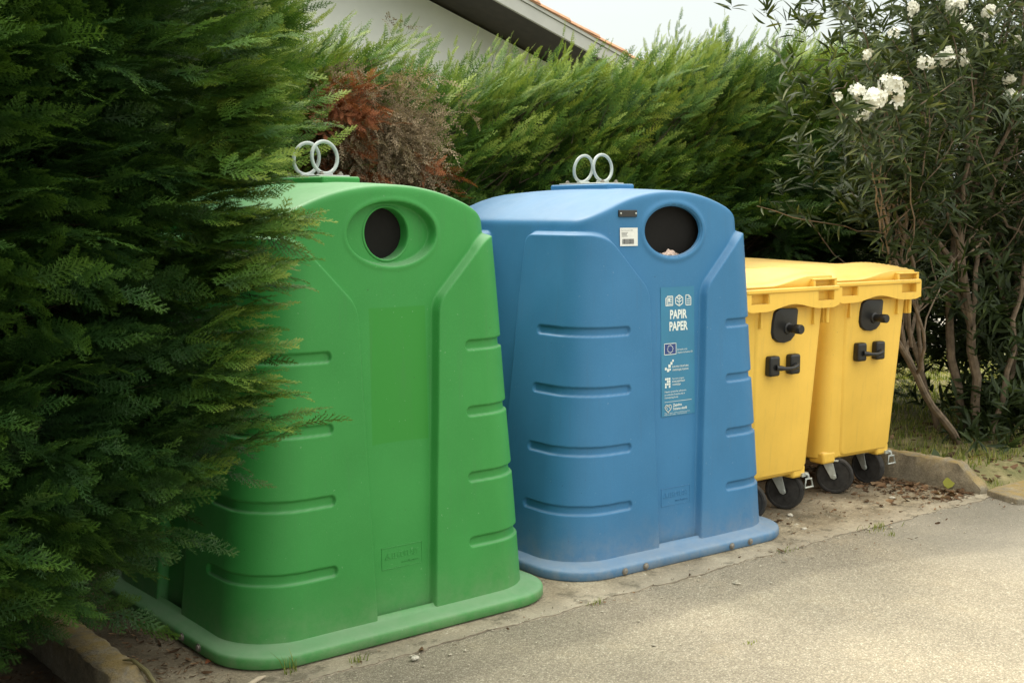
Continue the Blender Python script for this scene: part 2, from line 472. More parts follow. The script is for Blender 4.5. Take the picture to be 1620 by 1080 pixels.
def make_bell(name, mat, hole, loc, rz, bolts_front):
    t = empty(name, loc, rz)
    bell_body('body', mat, t, hole)
    V, Fs = rr_loft([(.672, .672, .215, .006), (.678, .678, .22, .012), (.678, .678, .22, .036), (.675, .675, .217, .043), (.668, .668, .21, .0475),
                     (.650, .650, .20, .052), (.625, .615, .20, .058), (.616, .596, .20, .064), (.609, .590, .20, .074)], cap=(False, False))
    me = bpy.data.meshes.new('base_skirt'); me.from_pydata(V, [], Fs); me.materials.append(mat)
    me.polygons.foreach_set('use_smooth', [True] * len(me.polygons)); link(bpy.data.objects.new('base_skirt', me), t)
    # opening: inward tube and lip
    ea, eb = (.094, .094) if hole == 'round' else (.168, .109)
    ins = .075 if hole == 'round' else .035
    V = []; Fs = []; n = 96
    prof = [(.004, -.0015), (.001, -.0035), (-.003, -.003), (-.005, .002), (-.006, .008), (-.006, .06 if hole == 'round' else .013)]
    for dr, dy in prof:
        for k in range(n):
            q = 2 * math.pi * k / n; x = (ea + dr) * math.cos(q); z = 1.387 + (eb + dr) * math.sin(q)
            V.append((x, -(Fz(z) - ins) + dy, z))
    for i in range(len(prof) - 1):
        for k in range(n):
            l = (k + 1) % n; Fs.append((i * n + k, i * n + l, (i + 1) * n + l, (i + 1) * n + k))
    me = bpy.data.meshes.new('opening_rim'); me.from_pydata(V, [], Fs); me.materials.append(mat)
    me.polygons.foreach_set('use_smooth', [True] * len(me.polygons)); link(bpy.data.objects.new('opening_rim', me), t)
    # rubber flap hanging inside
    f = MB(); cols = 18
    yb = -(Fz(1.39) - ins) + (.040 if hole == 'round' else .042)
    vs = []; fs = []
    for j in range(13):
        for i in range(cols + 1):
            x = -.24 + .48 * i / cols; z = 1.20 + .30 * j / 12
            vs.append((x, yb + .004 * math.sin(x * 30 + 1) * (1 - j / 12) + .008 * (1 - j / 12), z))
    for j in range(12):
        for i in range(cols):
            a = j * (cols + 1) + i; fs.append((a, a + 1, a + cols + 2, a + cols + 1))
    f.add(vs, fs); f.build('rubber_flap', M['rubber'], t)
    # lifting gear
    p = MB(); p.box(-.08, .08, -.20, .20, 1.552, 1.590); p.build('lifting_plinth', mat, t, bevel=.008, seg=3)
    p = MB(); p.box(-.055, .075, -.135, .165, 1.5905, 1.5965); gp = p.build('lifting_plate', M['galv'], t, bevel=.0015)
    for x, y in ((-.03, -.11), (.05, -.11), (-.03, .135), (.05, .135)):
        b = MB(); b.lathe([(.010, 0), (.010, .006), (.006, .008), (.005, .013)], (x, y, 1.597), 'z', 8)
        b.build('plate_nut', M['bolt'], gp)
    for y, tilt in ((-.065, .05), (.070, -.10)):
        r = MB(); pts = []
        for k in range(44):
            q = 2 * math.pi * k / 44
            pts.append((.010 + .054 * math.cos(q), y + tilt * .054 * math.sin(q) * 2, 1.597 + .066 + .059 * math.sin(q)))
        r.tube(pts, .0070, 12, closed=True)
        r.build('lifting_ring', M['ringpaint'], t)
    for y in (-.065, .070):
        r = MB(); r.box(-.018, .038, y - .013, y + .013, 1.5968, 1.606); r.build('ring_foot', M['ringpaint'], gp, bevel=.003)
    for kind, a, z in bolts_front:
        q = MB()
        fastener(q, (a, -.679, z) if kind == 'y' else (-.679, a, z), kind); q.build('bolt', M['bolt'], t)
    # moulded maker's plate: a raised frame and raised letters in the same plastic
    q = MB(); x0, x1, za, zb = -.080, .088, .223, .298; wd = .0022; e = .0012
    line(q, [(x0, za), (x1, za), (x1, zb), (x0, zb), (x0, za)], wd, e)
    put_text(q, 'ELKOPLAST', -.038, .258, .020, .112, .02, e)
    line(q, [(-.066, .258), (-.056, .276), (-.046, .258), (-.066, .258)], .003, e); line(q, [(-.061, .262), (-.056, .270), (-.051, .262)], .002, e)
    put_text(q, 'www.elkoplast.cz', .000, .236, .009, .074, .0, e)
    o = q.build('maker_plate', mat, t, smooth=False)
    sm = o.modifiers.new('s', 'SOLIDIFY'); sm.thickness = .0022; sm.offset = 0
    return t

gb = make_bell('bell_container', M['green'], 'round', (0, 0, 0), 0, [('x', -.376, .030), ('x', -.247, .031)])
tag(gb, 'tall green plastic recycling bell with a small round black opening, half behind the dark conifer', 'recycling container', 'bell recycling containers')
bb = make_bell('bell_container', M['blue'], 'oval', (1.458, .042, -.004), R(-2.376), [('y', -.386, .024), ('y', -.272, .026), ('y', .235, .026), ('y', .351, .027)])
tag(bb, 'blue plastic recycling bell with a wide oval opening and a printed teal sticker', 'recycling container', 'bell recycling containers')

# --- blue bell: sticker, label, plate
def flat_part(name, mat, parent, fn):
    q = MB(); fn(q); return q.build(name, mat, parent, smooth=False)
ST = flat_part('information_sticker', M['sticker'], bb, lambda q: rect(q, -.076, .120, .606, 1.152, .0022))
q = MB()
E1 = .0032
# three icons
nx0, nz = -.048, 1.094
line(q, [(nx0, nz - .019), (nx0, nz + .012), (nx0 + .008, nz + .012)], .004, E1)
line(q, [(nx0 + .008, nz - .017), (nx0 + .008, nz + .019), (nx0 + .040, nz + .019), (nx0 + .040, nz - .019), (nx0, nz - .019)], .0045, E1)
for k in range(4): line(q, [(nx0 + .014, nz + .011 - k * .008), (nx0 + .034, nz + .011 - k * .008)], .003, E1)
rect(q, nx0 + .014, nx0 + .024, nz - .002, nz + .010, E1)
cx = .030
line(q, [(cx, nz + .023), (cx + .021, nz + .011), (cx + .021, nz - .012), (cx, nz - .023), (cx - .021, nz - .012), (cx - .021, nz + .011), (cx, nz + .023)], .0045, E1)
line(q, [(cx, nz + .021), (cx, nz - .021)], .004, E1)
for s in (-1, 1):
    line(q, [(cx, nz + .004), (cx + s * .013, nz + .012)], .004, E1); line(q, [(cx, nz - .008), (cx + s * .013, nz)], .004, E1)
dx = .069
line(q, [(dx, nz - .021), (dx, nz + .021), (dx + .018, nz + .021), (dx + .030, nz + .010), (dx + .030, nz - .021), (dx, nz - .021)], .0042, E1)
line(q, [(dx + .018, nz + .021), (dx + .018, nz + .010), (dx + .030, nz + .010)], .003, E1)
for k in range(3): line(q, [(dx + .007, nz + .004 - k * .008), (dx + .023, nz + .004 - k * .008)], .003, E1)
put_text(q, 'PAPIR', -.024, 1.019, .036, .100, .035, E1)
put_text(q, 'PAPER', -.028, .969, .036, .108, .035, E1)
# flag frame with text
fx0, fx1, fz0, fz1 = -.058, .010, .868, .914
line(q, [(fx0, fz0), (fx1, fz0), (fx1, fz1), (fx0, fz1), (fx0, fz0)], .0028, E1)
put_text(q, 'Europska unija', .018, .883, .0075, .058, .0, E1)
put_text(q, 'Zajedno do fondova EU', .018, .870, .0075, .090, .0, E1)
# structural fund mark: a stepped row of squares
for a, b, s in ((-.056, .803, .011), (-.044, .795, .013), (-.036, .812, .014), (-.024, .824, .012), (-.013, .836, .009), (-.030, .800, .008)):
    rect(q, a, a + s, b, b + s, E1)
put_text(q, 'EUROPSKI STRUKTURNI', -.012, .811, .0075, .094, .012, E1)
put_text(q, 'I INVESTICIJSKI FONDOVI', -.012, .797, .0075, .094, .012, E1)
# programme mark: arrow of squares
for a, b in ((-.056, .760), (-.045, .760), (-.034, .760), (-.034, .749), (-.034, .738), (-.045, .749), (-.056, .738), (-.034, .727), (-.056, .727), (-.045, .738)):
    rect(q, a, a + .0095, b, b + .0095, E1)
put_text(q, 'Operativni program', -.014, .761, .0065, .070, .0, E1)
put_text(q, 'KONKURENTNOST', -.014, .748, .0070, .076, .015, E1)
put_text(q, 'I KOHEZIJA', -.014, .735, .0070, .050, .015, E1)
for k, (s, wd) in enumerate((('Nabavu spremnika sufinancira', .126), ('je sredstvima Europska unija iz', .118), ('Kohezijskog fonda', .078))):
    put_text(q, s, -.058, .707 - k * .0125, .0072, wd, .004, E1)
line(q, [(-.058, .667), (.100, .667)], .0016, E1)
pts = []
for k in range(41):
    tt = 2 * math.pi * k / 40 - math.pi / 2 * 0
    x = 16 * math.sin(tt) ** 3; y = 13 * math.cos(tt) - 5 * math.cos(2 * tt) - 2 * math.cos(3 * tt) - math.cos(4 * tt)
    pts.append((-.038 + x * .00118, .640 + y * .00118))
line(q, pts, .0045, E1)
line(q, [(-.038 + .009 * math.cos(a), .644 + .008 * math.sin(a)) for a in np.linspace(-.5, 4.2, 12)], .0032, E1)
put_text(q, 'Zajedno', -.010, .646, .011, .052, .025, E1)
put_text(q, 'čuvamo okoliš', -.010, .630, .011, .082, .025, E1)
put_text(q, 'Tisak na papiru, ostalim ambalažnim papirima', -.060, .6175, .0045, .150, .0, E1)
put_text(q, 'Molimo samo papir, hvala na suradnji', -.060, .6105, .0045, .130, .0, E1)
q.build('printed_text', M['print'], ST, smooth=False)
q = MB(); rect(q, fx0 + .002, fx1 - .002, fz0 + .002, fz1 - .002, .0027); q.build('flag_field', M['flag'], ST, smooth=False)
q = MB()
for k in range(12):
    a = math.pi * k / 6; cxx = (fx0 + fx1) / 2 + .0155 * math.cos(a); czz = (fz0 + fz1) / 2 + .0155 * math.sin(a)
    q.add([(cxx + .0028 * math.cos(b + math.pi / 2), panel_y(czz, .0034), czz + .0028 * math.sin(b + math.pi / 2)) for b in [2 * math.pi * i / 5 for i in range(5)]], [(0, 1, 2, 3, 4)])
q.build('flag_star', M['print'], ST, smooth=False)

LB = flat_part('barcode_label', M['paper'], bb, lambda q: rect(q, -.300, -.203, 1.328, 1.402, .0022))
q = MB()
put_text(q, 'Spremnik za papir 1500', -.292, 1.3905, .0035, .060, .0, .003)
for k, wd in enumerate((.035, .030, .028, .034)): rect(q, -.292, -.292 + wd, 1.382 - k * .005, 1.3835 - k * .005, .003)
bx = -.288
rb = random.Random(3)
while bx < -.228:
    wd = rb.choice((.0012, .002, .003)); rect(q, bx, bx + wd, 1.336, 1.357, .003); bx += wd + rb.choice((.0012, .002))
q.build('printed_text', M['ink'], LB, smooth=False)
q = MB(); q.box(-.306, -.208, panel_y(1.46, .0065), panel_y(1.46, -.004), 1.446, 1.474)
PL = q.build('rivet_plate', M['plate_dark'], bb, bevel=.002)
for x in (-.298, -.216):
    q = MB(); q.lathe([(.0045, 0), (.0042, -.002), (.002, -.0035)], (x, panel_y(1.46, .0065), 1.460), 'y', 12)
    q.build('rivet', M['galv'], PL)

# paper left in the slot of the blue bell
def crumple(name, x, y, z, sx, sy, mat, seed):
    r_ = np.random.default_rng(seed); n = 14
    V = []; Fs = []
    H = r_.normal(0, 1, (n, n))
    for _ in range(2):
        H = (H + np.roll(H, 1, 0) + np.roll(H, 1, 1) + np.roll(H, -1, 0)) / 2.6
    for j in range(n):
        for i in range(n):
            V.append((x + (i / (n - 1) - .5) * sx, y + (j / (n - 1) - .5) * sy + H[j, i] * .004, z + .5 * (j / (n - 1)) * sy + H[i, j] * .008 - .03 * abs(i / (n - 1) - .45)))
    for j in range(n - 1):
        for i in range(n - 1):
            a = j * n + i; Fs.append((a, a + 1, a + n + 1, a + n))
    q = MB(); q.add(V, Fs); o = q.build(name, mat); s = o.modifiers.new('s', 'SOLIDIFY'); s.thickness = .002
    return o
mg = crumple('folded_paper', 1.458 - .025, .042 - .512, 1.287, .10, .022, M['magazine'], 5)
tag(mg, 'crumpled printed paper poking out of the oval slot of the blue bell', 'paper')

# ------------------------------------------------------------------ yellow wheeled containers
def make_bin(loc, rz):
    t = empty('wheeled_container', loc, rz); Y = M['yellow']
    D = 1.22; cy = D / 2
    # body loft, front face leaning slightly
    lv = []
    for z, hx, y0, y1, r in ((.185, .235, .10, D - .10, .05), (.19, .262, .075, D - .08, .06), (.20, .272, .066, D - .07, .065),
                             (.45, .282, .045, D - .05, .065), (.8, .294, .018, D - .02, .06), (1.04, .300, .0, D, .05), (1.06, .300, .0, D, .05)):
        lv.append((hx, (y1 - y0) / 2, r, z, (y0 + y1) / 2))
    V, Fs = rr_loft(lv, 10, cap=(True, False))
    q = MB(); q.add(V, Fs); body = q.build('body', Y, t)
    # raised front panel with a slanting left fold, flush on the right
    q = MB()
    def fy(z): return .066 - (z - .2) * .0786
    P = [(-.185, 1.02), (.262, 1.02), (.245, .235), (.225, .205), (-.110, .205), (-.125, .235), (-.165, .7)]
    q.add([(x, fy(z) - .009, z) for x, z in P] + [(x + (.02 if x > 0 else -.022), fy(z) + .004, z) for x, z in P],
          [tuple(range(7))] + [(i, (i + 1) % 7, (i + 1) % 7 + 7, i + 7) for i in range(7)])
    q.build('front_panel', Y, t, bevel=.006, seg=3)
    # feet blocks at the lower corners of the front
    for sx in (-1, 1):
        q = MB(); a, b = sorted((sx * .262, sx * .165))
        q.box(a, b, .0605, .16, .168, .232); q.build('corner_foot', Y, t, bevel=.014, seg=3)
    # rim band under the lid
    V, Fs = rr_loft([(.302, .615, .05, 1.035, cy), (.318, .632, .06, 1.040, cy), (.320, .634, .06, 1.062, cy), (.320, .634, .06, 1.09, cy), (.300, .61, .05, 1.095, cy)], 10, cap=(False, False))
    q = MB(); q.add(V, Fs); q.build('rim', Y, t)
    # ribs under the rim
    for x in (-.175, .205, .298):
        q = MB(); q.box(x - .007, x + .007, -.018 if x < .25 else .0, .03, .93, 1.04); q.build('rim_rib', Y, t, bevel=.003)
    q = MB(); q.box(.296, .318, -.015, .05, .93, 1.045); q.build('rim_lug', Y, t, bevel=.005)
    # front apron: wavy lower edge, two grip openings
    q = MB(); n = 66; xs = np.linspace(-.335, .335, n + 1)
    def zlo(x):
        u = abs(x) / .335
        return 1.010 + .028 * (1 - smst(u / .60)) if u < .60 else 1.010 + .010 * smst((u - .85) / .15)
    def gap(x): return .175 < abs(x) < .295
    yo, yi = -.058, -.043; zt = 1.103; ga, gb_ = 1.046, 1.092
    for i in range(n):
        xa, xb = xs[i], xs[i + 1]; xm = (xa + xb) / 2
        segs = [(None, ga), (gb_, zt)] if gap(xm) else [(None, zt)]
        for lo, hi in segs:
            la = float(zlo(xa)) if lo is None else lo; lb = float(zlo(xb)) if lo is None else lo
            q.add([(xa, yo, la), (xb, yo, lb), (xb, yo, hi), (xa, yo, hi), (xa, yi, la), (xb, yi, lb), (xb, yi, hi), (xa, yi, hi)],
                  [(0, 1, 2, 3), (7, 6, 5, 4), (0, 4, 5, 1), (3, 2, 6, 7)])
    for s in (-1, 1):      # inner walls of the grips and side returns
        for x in (s * .175, s * .295): q.box(x - .002, x + .002, -.057, -.018, ga, gb_)
    q.box(-.335, .335, -.044, -.012, 1.094, 1.1035)
    q.box(-.342, -.330, -.052, .06, 1.022, 1.103); q.box(.330, .342, -.052, .06, 1.022, 1.103)
    bmo = q.build('apron', Y, t, smooth=True); bmo.modifiers.new('w', 'WELD').merge_threshold = .0003
    for s in (-1, 1):
        q = MB(); q.box(s * .235 - .062, s * .235 + .062, -.020, -.010, ga - .006, gb_ + .004); q.build('grip_back', Y, t)
    q = MB(); q.box(.338, .356, -.045, .03, 1.050, 1.078); q.build('side_lug', Y, t, bevel=.005, seg=3)
    # lid: shallow hipped dome with a raised border
    nx_, ny_ = 40, 80; lx, ly0, ly1 = .333, -.050, D + .045
    V = []; Fs = []
    for j in range(ny_ + 1):
        for i in range(nx_ + 1):
            u = 2 * i / nx_ - 1; v = j / ny_; x = u * lx; y = ly0 + (ly1 - ly0) * v
            e = min(1 - abs(u), v * (ly1 - ly0) / lx, (1 - v) * (ly1 - ly0) / lx)
            h = .022 * smst(e / .06) + .055 * smst(min(e / .75, 1)) * 1.0 + .018 * smst(v / .9)
            h -= .004 * smst((e - .10) / .04) * (1 - smst((e - .2) / .05))
            hump = .040 * smst((x + .14) / .30) * (1 - smst((x - .300) / .03)) * (1 - smst((y - ly0 - .04) / .34))
            V.append((x, y + (.036 if j == 0 else 0), 1.106 + (0 if j == 0 else max(h, 0) * (1 if j > 3 else .7) + hump)))
    for j in range(ny_):
        for i in range(nx_):
            a = j * (nx_ + 1) + i; Fs.append((a, a + 1, a + nx_ + 2, a + nx_ + 1))
    np_mesh('lid', V, Fs, Y, t)
    q = MB(); V, Fs = rr_loft([(.335, .672, .02, 1.094, cy), (.338, .675, .022, 1.098, cy), (.338, .675, .022, 1.110, cy), (.332, .67, .02, 1.114, cy), (.325, .66, .02, 1.114, cy)], 6, cap=(False, False)); q.add(V, Fs)
    q.build('lid_edge', Y, t)
    q = MB(); q.box(.150, .326, -.050, .010, 1.141, 1.150); q.box(.306, .326, -.0495, .010, 1.110, 1.1405); q.box(.150, .166, -.0495, .010, 1.110, 1.1405)
    q.build('lid_grip', Y, t, bevel=.004, seg=3)
    # trunnion shield and pin
    q = MB(); P = [(-.085, .955), (-.085, .905), (-.074, .878), (-.045, .858), (.000, .852), (.042, .860), (.068, .882), (.078, .912), (.078, 1.004), (.068, 1.014), (-.055, 1.018), (-.078, 1.000)]
    n = len(P)
    vs = [(x * 1.08 + .0, fy(z) - .008, z) for x, z in P] + [(x, fy(z) - .022, z) for x, z in P] + [(x * .45, fy(z) - .030, .93 + (z - .93) * .5) for x, z in P]
    fs = [tuple(range(2 * n, 3 * n))] + [(i + k * n, (i + 1) % n + k * n, (i + 1) % n + (k + 1) * n, i + (k + 1) * n) for i in range(n) for k in (0, 1)]
    q.add(vs, fs); sh = q.build('trunnion_shield', M['black_plastic'], t, bevel=.003, angle=20)
    q = MB(); c = (.006, fy(.925) - .028, .922)
    q.lathe([(.030, .004), (.027, -.006), (.019, -.010), (.019, -.045), (.0225, -.047), (.0225, -.078), (.020, -.082)], c, 'y', 24)
    q.build('lifting_pin', M['black_plastic'], sh)
    # handle: two pads and a bar
    hy = fy(.745); hd = bpy.data.objects.new('push_handle', None); hd.empty_display_size = .05; link(hd, t)
    for x in (-.078, .068):
        h = MB(); h.box(x - .034, x + .034, hy - .048, hy - .006, .700, .796); h.build('handle_pad', M['black_plastic'], hd, bevel=.012, seg=3)
    h = MB(); pts = [(-.078 + .146 * k / 12, hy - .050 - .022 * math.sin(math.pi * k / 12), .742 - .006 * math.sin(math.pi * k / 12)) for k in range(13)]
    h.tube(pts, [.014, .013, .0125] + [.0095] * 7 + [.0125, .013, .014], 12); h.build('handle_bar', M['black_plastic'], hd)
    # reflective strip on the right corner
    for z0, z1, mm in ((.80, .90, 'refl_r'), (.66, .80, 'refl_w'), (.60, .66, 'refl_r'), (.50, .60, 'refl_w')):
        q = MB(); q.box(.2925 - .03 * (.9 - z0) * .9, .2945 - .03 * (.9 - z1) * .6, .080, .140, z0 + .0005, z1); q.build('reflective_strip', M[mm], t)
    # castors
    for x, y, yaw, br in ((-.160, .115, R(125), 0), (.185, .17, R(118), 1), (-.175, D - .2, R(60), 0), (.18, D - .2, R(75), 0)):
        ct = bpy.data.objects.new('castor', None); ct.empty_display_size = .05; link(ct, t); ct.location = (x, y, 0); ct.rotation_euler = (0, 0, yaw)
        q = MB(); q.box(-.055, .055, -.045, .045, .176, .183); q.lathe([(.030, .160), (.034, .166), (.034, .176)], (0, 0, 0), 'z', 20)
        for s in (-1, 1):
            q.prism([(-.028, .165), (.028, .165), (-.018, .085), (-.035, .078), (-.048, .088)], s * .028, s * .0315, 'y')
        q.lathe([(.010, -.036), (.010, .036)], (-.035, 0, .095), 'y', 10)
        q.build('fork', M['galv'], ct, bevel=.0015)
        q = MB(); q.lathe([(.076, -.019), (.080, -.022), (.089, -.021), (.095, -.012), (.0965, 0), (.095, .012), (.089, .021), (.080, .022), (.076, .019)], (-.035, 0, .0965), 'y', 44)
        q.build('tyre', M['tyre'], ct)
        q = MB(); q.lathe([(.016, -.024), (.020, -.022), (.024, -.010), (.060, -.008), (.068, -.015), (.077, -.017), (.077, .017), (.068, .015), (.060, .008), (.024, .010), (.020, .022), (.016, .024)], (-.035, 0, .0965), 'y', 44)
        q.build('hub', M['rubber'], ct)
        if br:
            q = MB(); px_, py_ = x + .075, y - .115
            q.box(px_ - .035, px_ + .012, py_ - .004, py_ + .030, .172, .190)
            q.tube([(px_ - .012, py_, .186), (px_ + .004, py_ - .008, .178), (px_ + .006, py_ - .010, .160)], .0065, 8)
            q.tube([(px_ - .010, py_ - .008, .160), (px_ + .022, py_ - .012, .160), (px_ + .038, py_ - .012, .118), (px_ - .024, py_ - .010, .118)], .006, 8, closed=True)
            q.build('brake_pedal', M['galv'], t)
    return t
def copy_tree(o, parent=None):
    c = o.copy(); COL.objects.link(c)
    if parent is not None: c.parent = parent
    for ch in [x for x in bpy.data.objects if x.parent == o]: copy_tree(ch, c)
    return c
y1 = make_bin((2.245, -.440, 0), R(-1.5))
tag(y1, 'yellow wheeled bin partly hidden behind the blue bell, nearer of the two', 'wheeled bin', 'yellow wheeled waste containers')
y2 = copy_tree(y1); [c for c in y2.children if c.name.startswith('castor') and c.location.x > 0 and c.location.y < .5][0].rotation_euler = (0, 0, R(96)); y2.location = (3.060, -.350, 0); y2.rotation_euler = (0, 0, R(-3.9))
tag(y2, 'yellow wheeled bin at the far end of the row, beside the concrete kerb and oleander', 'wheeled bin', 'yellow wheeled waste containers')

# ------------------------------------------------------------------ foliage engine
def frond(nb, teeth, width, droop, seed, slim=1.0):
    """one flat feathery spray, unit length along +Y, normal +Z; triangles"""
    r = np.random.default_rng(seed); V = []; F = []
    def P(t): return np.array([.05 * math.sin(t * 3 + seed), t, -droop * t * t])
    def tri(a, b, c):
        n = len(V); V.extend([a, b, c]); F.append((n, n + 1, n + 2))
    ts = np.linspace(0, 1, 6)
    for a, b in zip(ts[:-1], ts[1:]):
        wa = .013 * (1 - a) + .004; wb = .013 * (1 - b) + .004; p, q_ = P(a), P(b)
        n = len(V); V.extend([p - [wa, 0, 0], p + [wa, 0, 0], q_ + [wb, 0, 0], q_ - [wb, 0, 0]]); F.append((n, n + 1, n + 2)); F.append((n, n + 2, n + 3))
    for i in range(nb):
        t = .04 + .93 * i / nb; s = 1 if i % 2 else -1
        L = width * (min(1, .35 + t * 2.2)) * (1 - t) ** .75 * r.uniform(.8, 1.15) + .05
        ang = R(58 - 22 * t + r.normal(0, 4)); dr = np.array([s * math.sin(ang), math.cos(ang), -.12 + r.normal(0, .08)])
        p0 = P(t); side = np.array([s * math.cos(ang), -math.sin(ang), 0])
        w0 = .013 * slim
        tri(p0 - side * w0, p0 + side * w0, p0 + dr * L)
        for k in range(teeth):
            u = (k + .5) / teeth * .92; l = (.085 * (1 - u * .55)) * slim * (L / width) ** .5 * r.uniform(.8, 1.2) * (7 / (teeth + 2)) ** .35
            b0 = p0 + dr * L * u; hw = L * .36 / teeth
            for ss in (-1, 1):
                tip = b0 + dr * l * .95 + side * ss * l * .75 + np.array([0, 0, r.normal(0, .015)])
                tri(b0 - dr * hw, b0 + dr * hw, tip)
    return np.array(V), np.array(F)

def basis(dirs, nrm):
    y = dirs / np.linalg.norm(dirs, axis=1, keepdims=True)
    x = np.cross(y, nrm); x /= np.linalg.norm(x, axis=1, keepdims=True) + 1e-9
    z = np.cross(x, y)
    return np.stack([x, y, z], -1)              # columns
def place(tpls, pos, B, scale, tint, which):
    Vs = []; Fs = []; Ts = []; off = 0
    for k, (V, F) in enumerate(tpls):
        m = which == k
        if not m.any(): continue
        W = np.einsum('nij,vj->nvi', B[m] * scale[m][:, None, None], V) + pos[m][:, None, :]
        n, v, _ = W.shape
        tt = tint[m][:, None] - .16 + (V[:, 1][None, :]) * .42 + np.abs(V[:, 0])[None, :] * .35  # paler tips for new growth and painted highlights, darkened bases
        Fs.append((F[None] + (np.arange(n) * v)[:, None, None] + off).reshape(-1, 3)); Vs.append(W.reshape(-1, 3)); Ts.append(tt.reshape(-1))
        off += n * v
    return np.concatenate(Vs), np.concatenate(Fs), np.clip(np.concatenate(Ts), 0, 1)

def branchlets(base, dirs, length, nf, fl, tint, up_amt=.35, droop=.25, spread=.9, nspread=.5, rg=rng):
    """expand every branch (base, dir, length) into nf sprays along its outer part"""
    n = len(base)
    d = dirs / np.linalg.norm(dirs, axis=1, keepdims=True)
    upv = np.array([0, 0, 1.0])
    nr = upv[None] * .8 + rg.normal(0, nspread, (n, 3)); nr -= d * (nr * d).sum(1, keepdims=True); nr /= np.linalg.norm(nr, axis=1, keepdims=True)
    side = np.cross(d, nr)
    P = []; D = []; NN = []; S = []; T = []; nspread *= .8
    for k in range(nf):
        u = (k + .6) / nf; last = k == nf - 1
        s = (1 if k % 2 else -1) * (0 if last else 1)
        pos = base + d * (length * u)[:, None] - upv * (droop * .25 * u * u * length)[:, None]
        a = rg.uniform(.55, spread + .2, n)[:, None] * s * (1 - .45 * u)
        dd = d + side * a + rg.normal(0, .10, (n, 3)) + upv * (.10 - droop * .5 * u)
        P.append(pos); D.append(dd); NN.append(nr + rg.normal(0, .22, (n, 3)))
        S.append(fl * (1.15 - .45 * u if not last else 1.0) * rg.uniform(.75, 1.2, n)); T.append(tint + .10 * u + rg.normal(0, .07, n))
    return np.concatenate(P), np.concatenate(D), np.concatenate(NN), np.concatenate(S), np.concatenate(T)

TPL_A = [frond(17, 4, .36, d, s, 1.25) for s, d in ((1, .18), (2, .30), (3, .10), (4, .22))]
TPL_B = [frond(13, 3, .27, d, s, 1.35) for s, d in ((11, .15), (12, .28), (13, .05), (14, .2))]
TPL_C = [frond(16, 2, .17, d, s, 1.3) for s, d in ((21, .05), (22, -.12), (23, .18), (24, -.2))]   # long wispy leader
TPL_E = [frond(11, 1, .22, d, s, .7) for s, d in ((41, .6), (42, .8), (43, .3), (44, -.4))]
TPL_D = [frond(9, 2, .42, d, s, 1.6) for s, d in ((31, .2), (32, .3))]                             # coarse, for unseen sides
def vn(p, f, seed=0):
    """cheap smooth value noise, vectorised"""
    q = p * f + seed * 13.7
    return (np.sin(q[:, 0] * 1.7 + 1.3 * np.sin(q[:, 1] * 1.1 + seed)) + np.sin(q[:, 1] * 1.9 + 1.7 * np.sin(q[:, 2] * 1.3 + 2 * seed)) + np.sin(q[:, 2] * 2.1 + 1.1 * np.sin(q[:, 0] * 1.5 + .5 * seed))) / 3

def tubes_mesh(name, A, Bp, r0, mat, parent, sides=4):
    """thin straight twigs A->B as one mesh"""
    A = np.asarray(A); Bp = np.asarray(Bp); n = len(A); d = Bp - A; d /= np.linalg.norm(d, axis=1, keepdims=True) + 1e-9
    h = np.cross(d, [0.1, .2, 1]); h /= np.linalg.norm(h, axis=1, keepdims=True) + 1e-9; g = np.cross(d, h)
    V = []
    for P, rr in ((A, r0), (Bp, r0 * .35)):
        for k in range(sides):
            q = 2 * math.pi * k / sides; V.append(P + (h * math.cos(q) + g * math.sin(q)) * (rr[:, None] if hasattr(rr, 'shape') else rr))
    V = np.stack(V, 1).reshape(-1, 3); F = []
    for k in range(sides):
        l = (k + 1) % sides; F.append(np.stack([np.arange(n) * 2 * sides + i for i in (k, l, sides + l, sides + k)], -1))
    return np_mesh(name, V, np.concatenate(F), mat, parent)

# ---- left conifer (superellipse footprint)
LC = np.array([-2.40, .80]); LA, LBy, LN = 1.635, 2.00, 4.5
def left_prof(z): return np.where(z < .70, .71 + .29 * smst((z - .14) / .56), 1.0) * np.where(z > 2.3, np.sqrt(np.clip(1 - ((z - 2.3) / .9) ** 2, .02, 1)), 1.0)
def left_pt(phi, z, k=1.0):
    c, s = np.cos(phi), np.sin(phi); r = (np.abs(c) ** LN + np.abs(s) ** LN) ** (-1 / LN); g = left_prof(z) * k
    P = np.stack([LC[0] + LA * r * c * g, LC[1] + LBy * r * s * g, z], -1)
    nn = np.stack([np.sign(c) * np.abs(c * r) ** (LN - 1) / LA, np.sign(s) * np.abs(s * r) ** (LN - 1) / LBy, 0 * z], -1)
    return P, nn / np.linalg.norm(nn, axis=1, keepdims=True)
lt = empty('conifer_tree', (-2.4, .8, 0))
tag(lt, 'dense dark green conifer filling the left side, its sprays hanging over the green bell', 'conifer')
def left_batch(n, ph0, ph1, z0, z1, depth, blen, nf, fl, tpls, rg):
    phi = rg.uniform(ph0, ph1, n); z = rg.uniform(z0, z1, n)
    P, nn = left_pt(phi, z)
    lump = vn(P, 2.6, 1) * .12 + vn(P, 6.5, 2) * .09
    dp = rg.uniform(0, 1, n) ** 1.5 * depth
    P = P + nn * (lump - dp - blen * .80)[:, None]
    d = nn * .75 + np.array([.42, -.10, .18]) + rg.normal(0, .24, (n, 3)); d[:, 2] += .25 * smst((z - 1.2) / 1.0) - .28 * (1 - smst((z - .1) / .8))
    L = blen * rg.uniform(.7, 1.25, n)
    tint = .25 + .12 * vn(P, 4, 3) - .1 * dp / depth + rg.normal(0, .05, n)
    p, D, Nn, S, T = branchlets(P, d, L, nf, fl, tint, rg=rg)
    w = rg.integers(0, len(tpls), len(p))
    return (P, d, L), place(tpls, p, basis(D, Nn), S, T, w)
rg = np.random.default_rng(21)
segs = []; fol = []
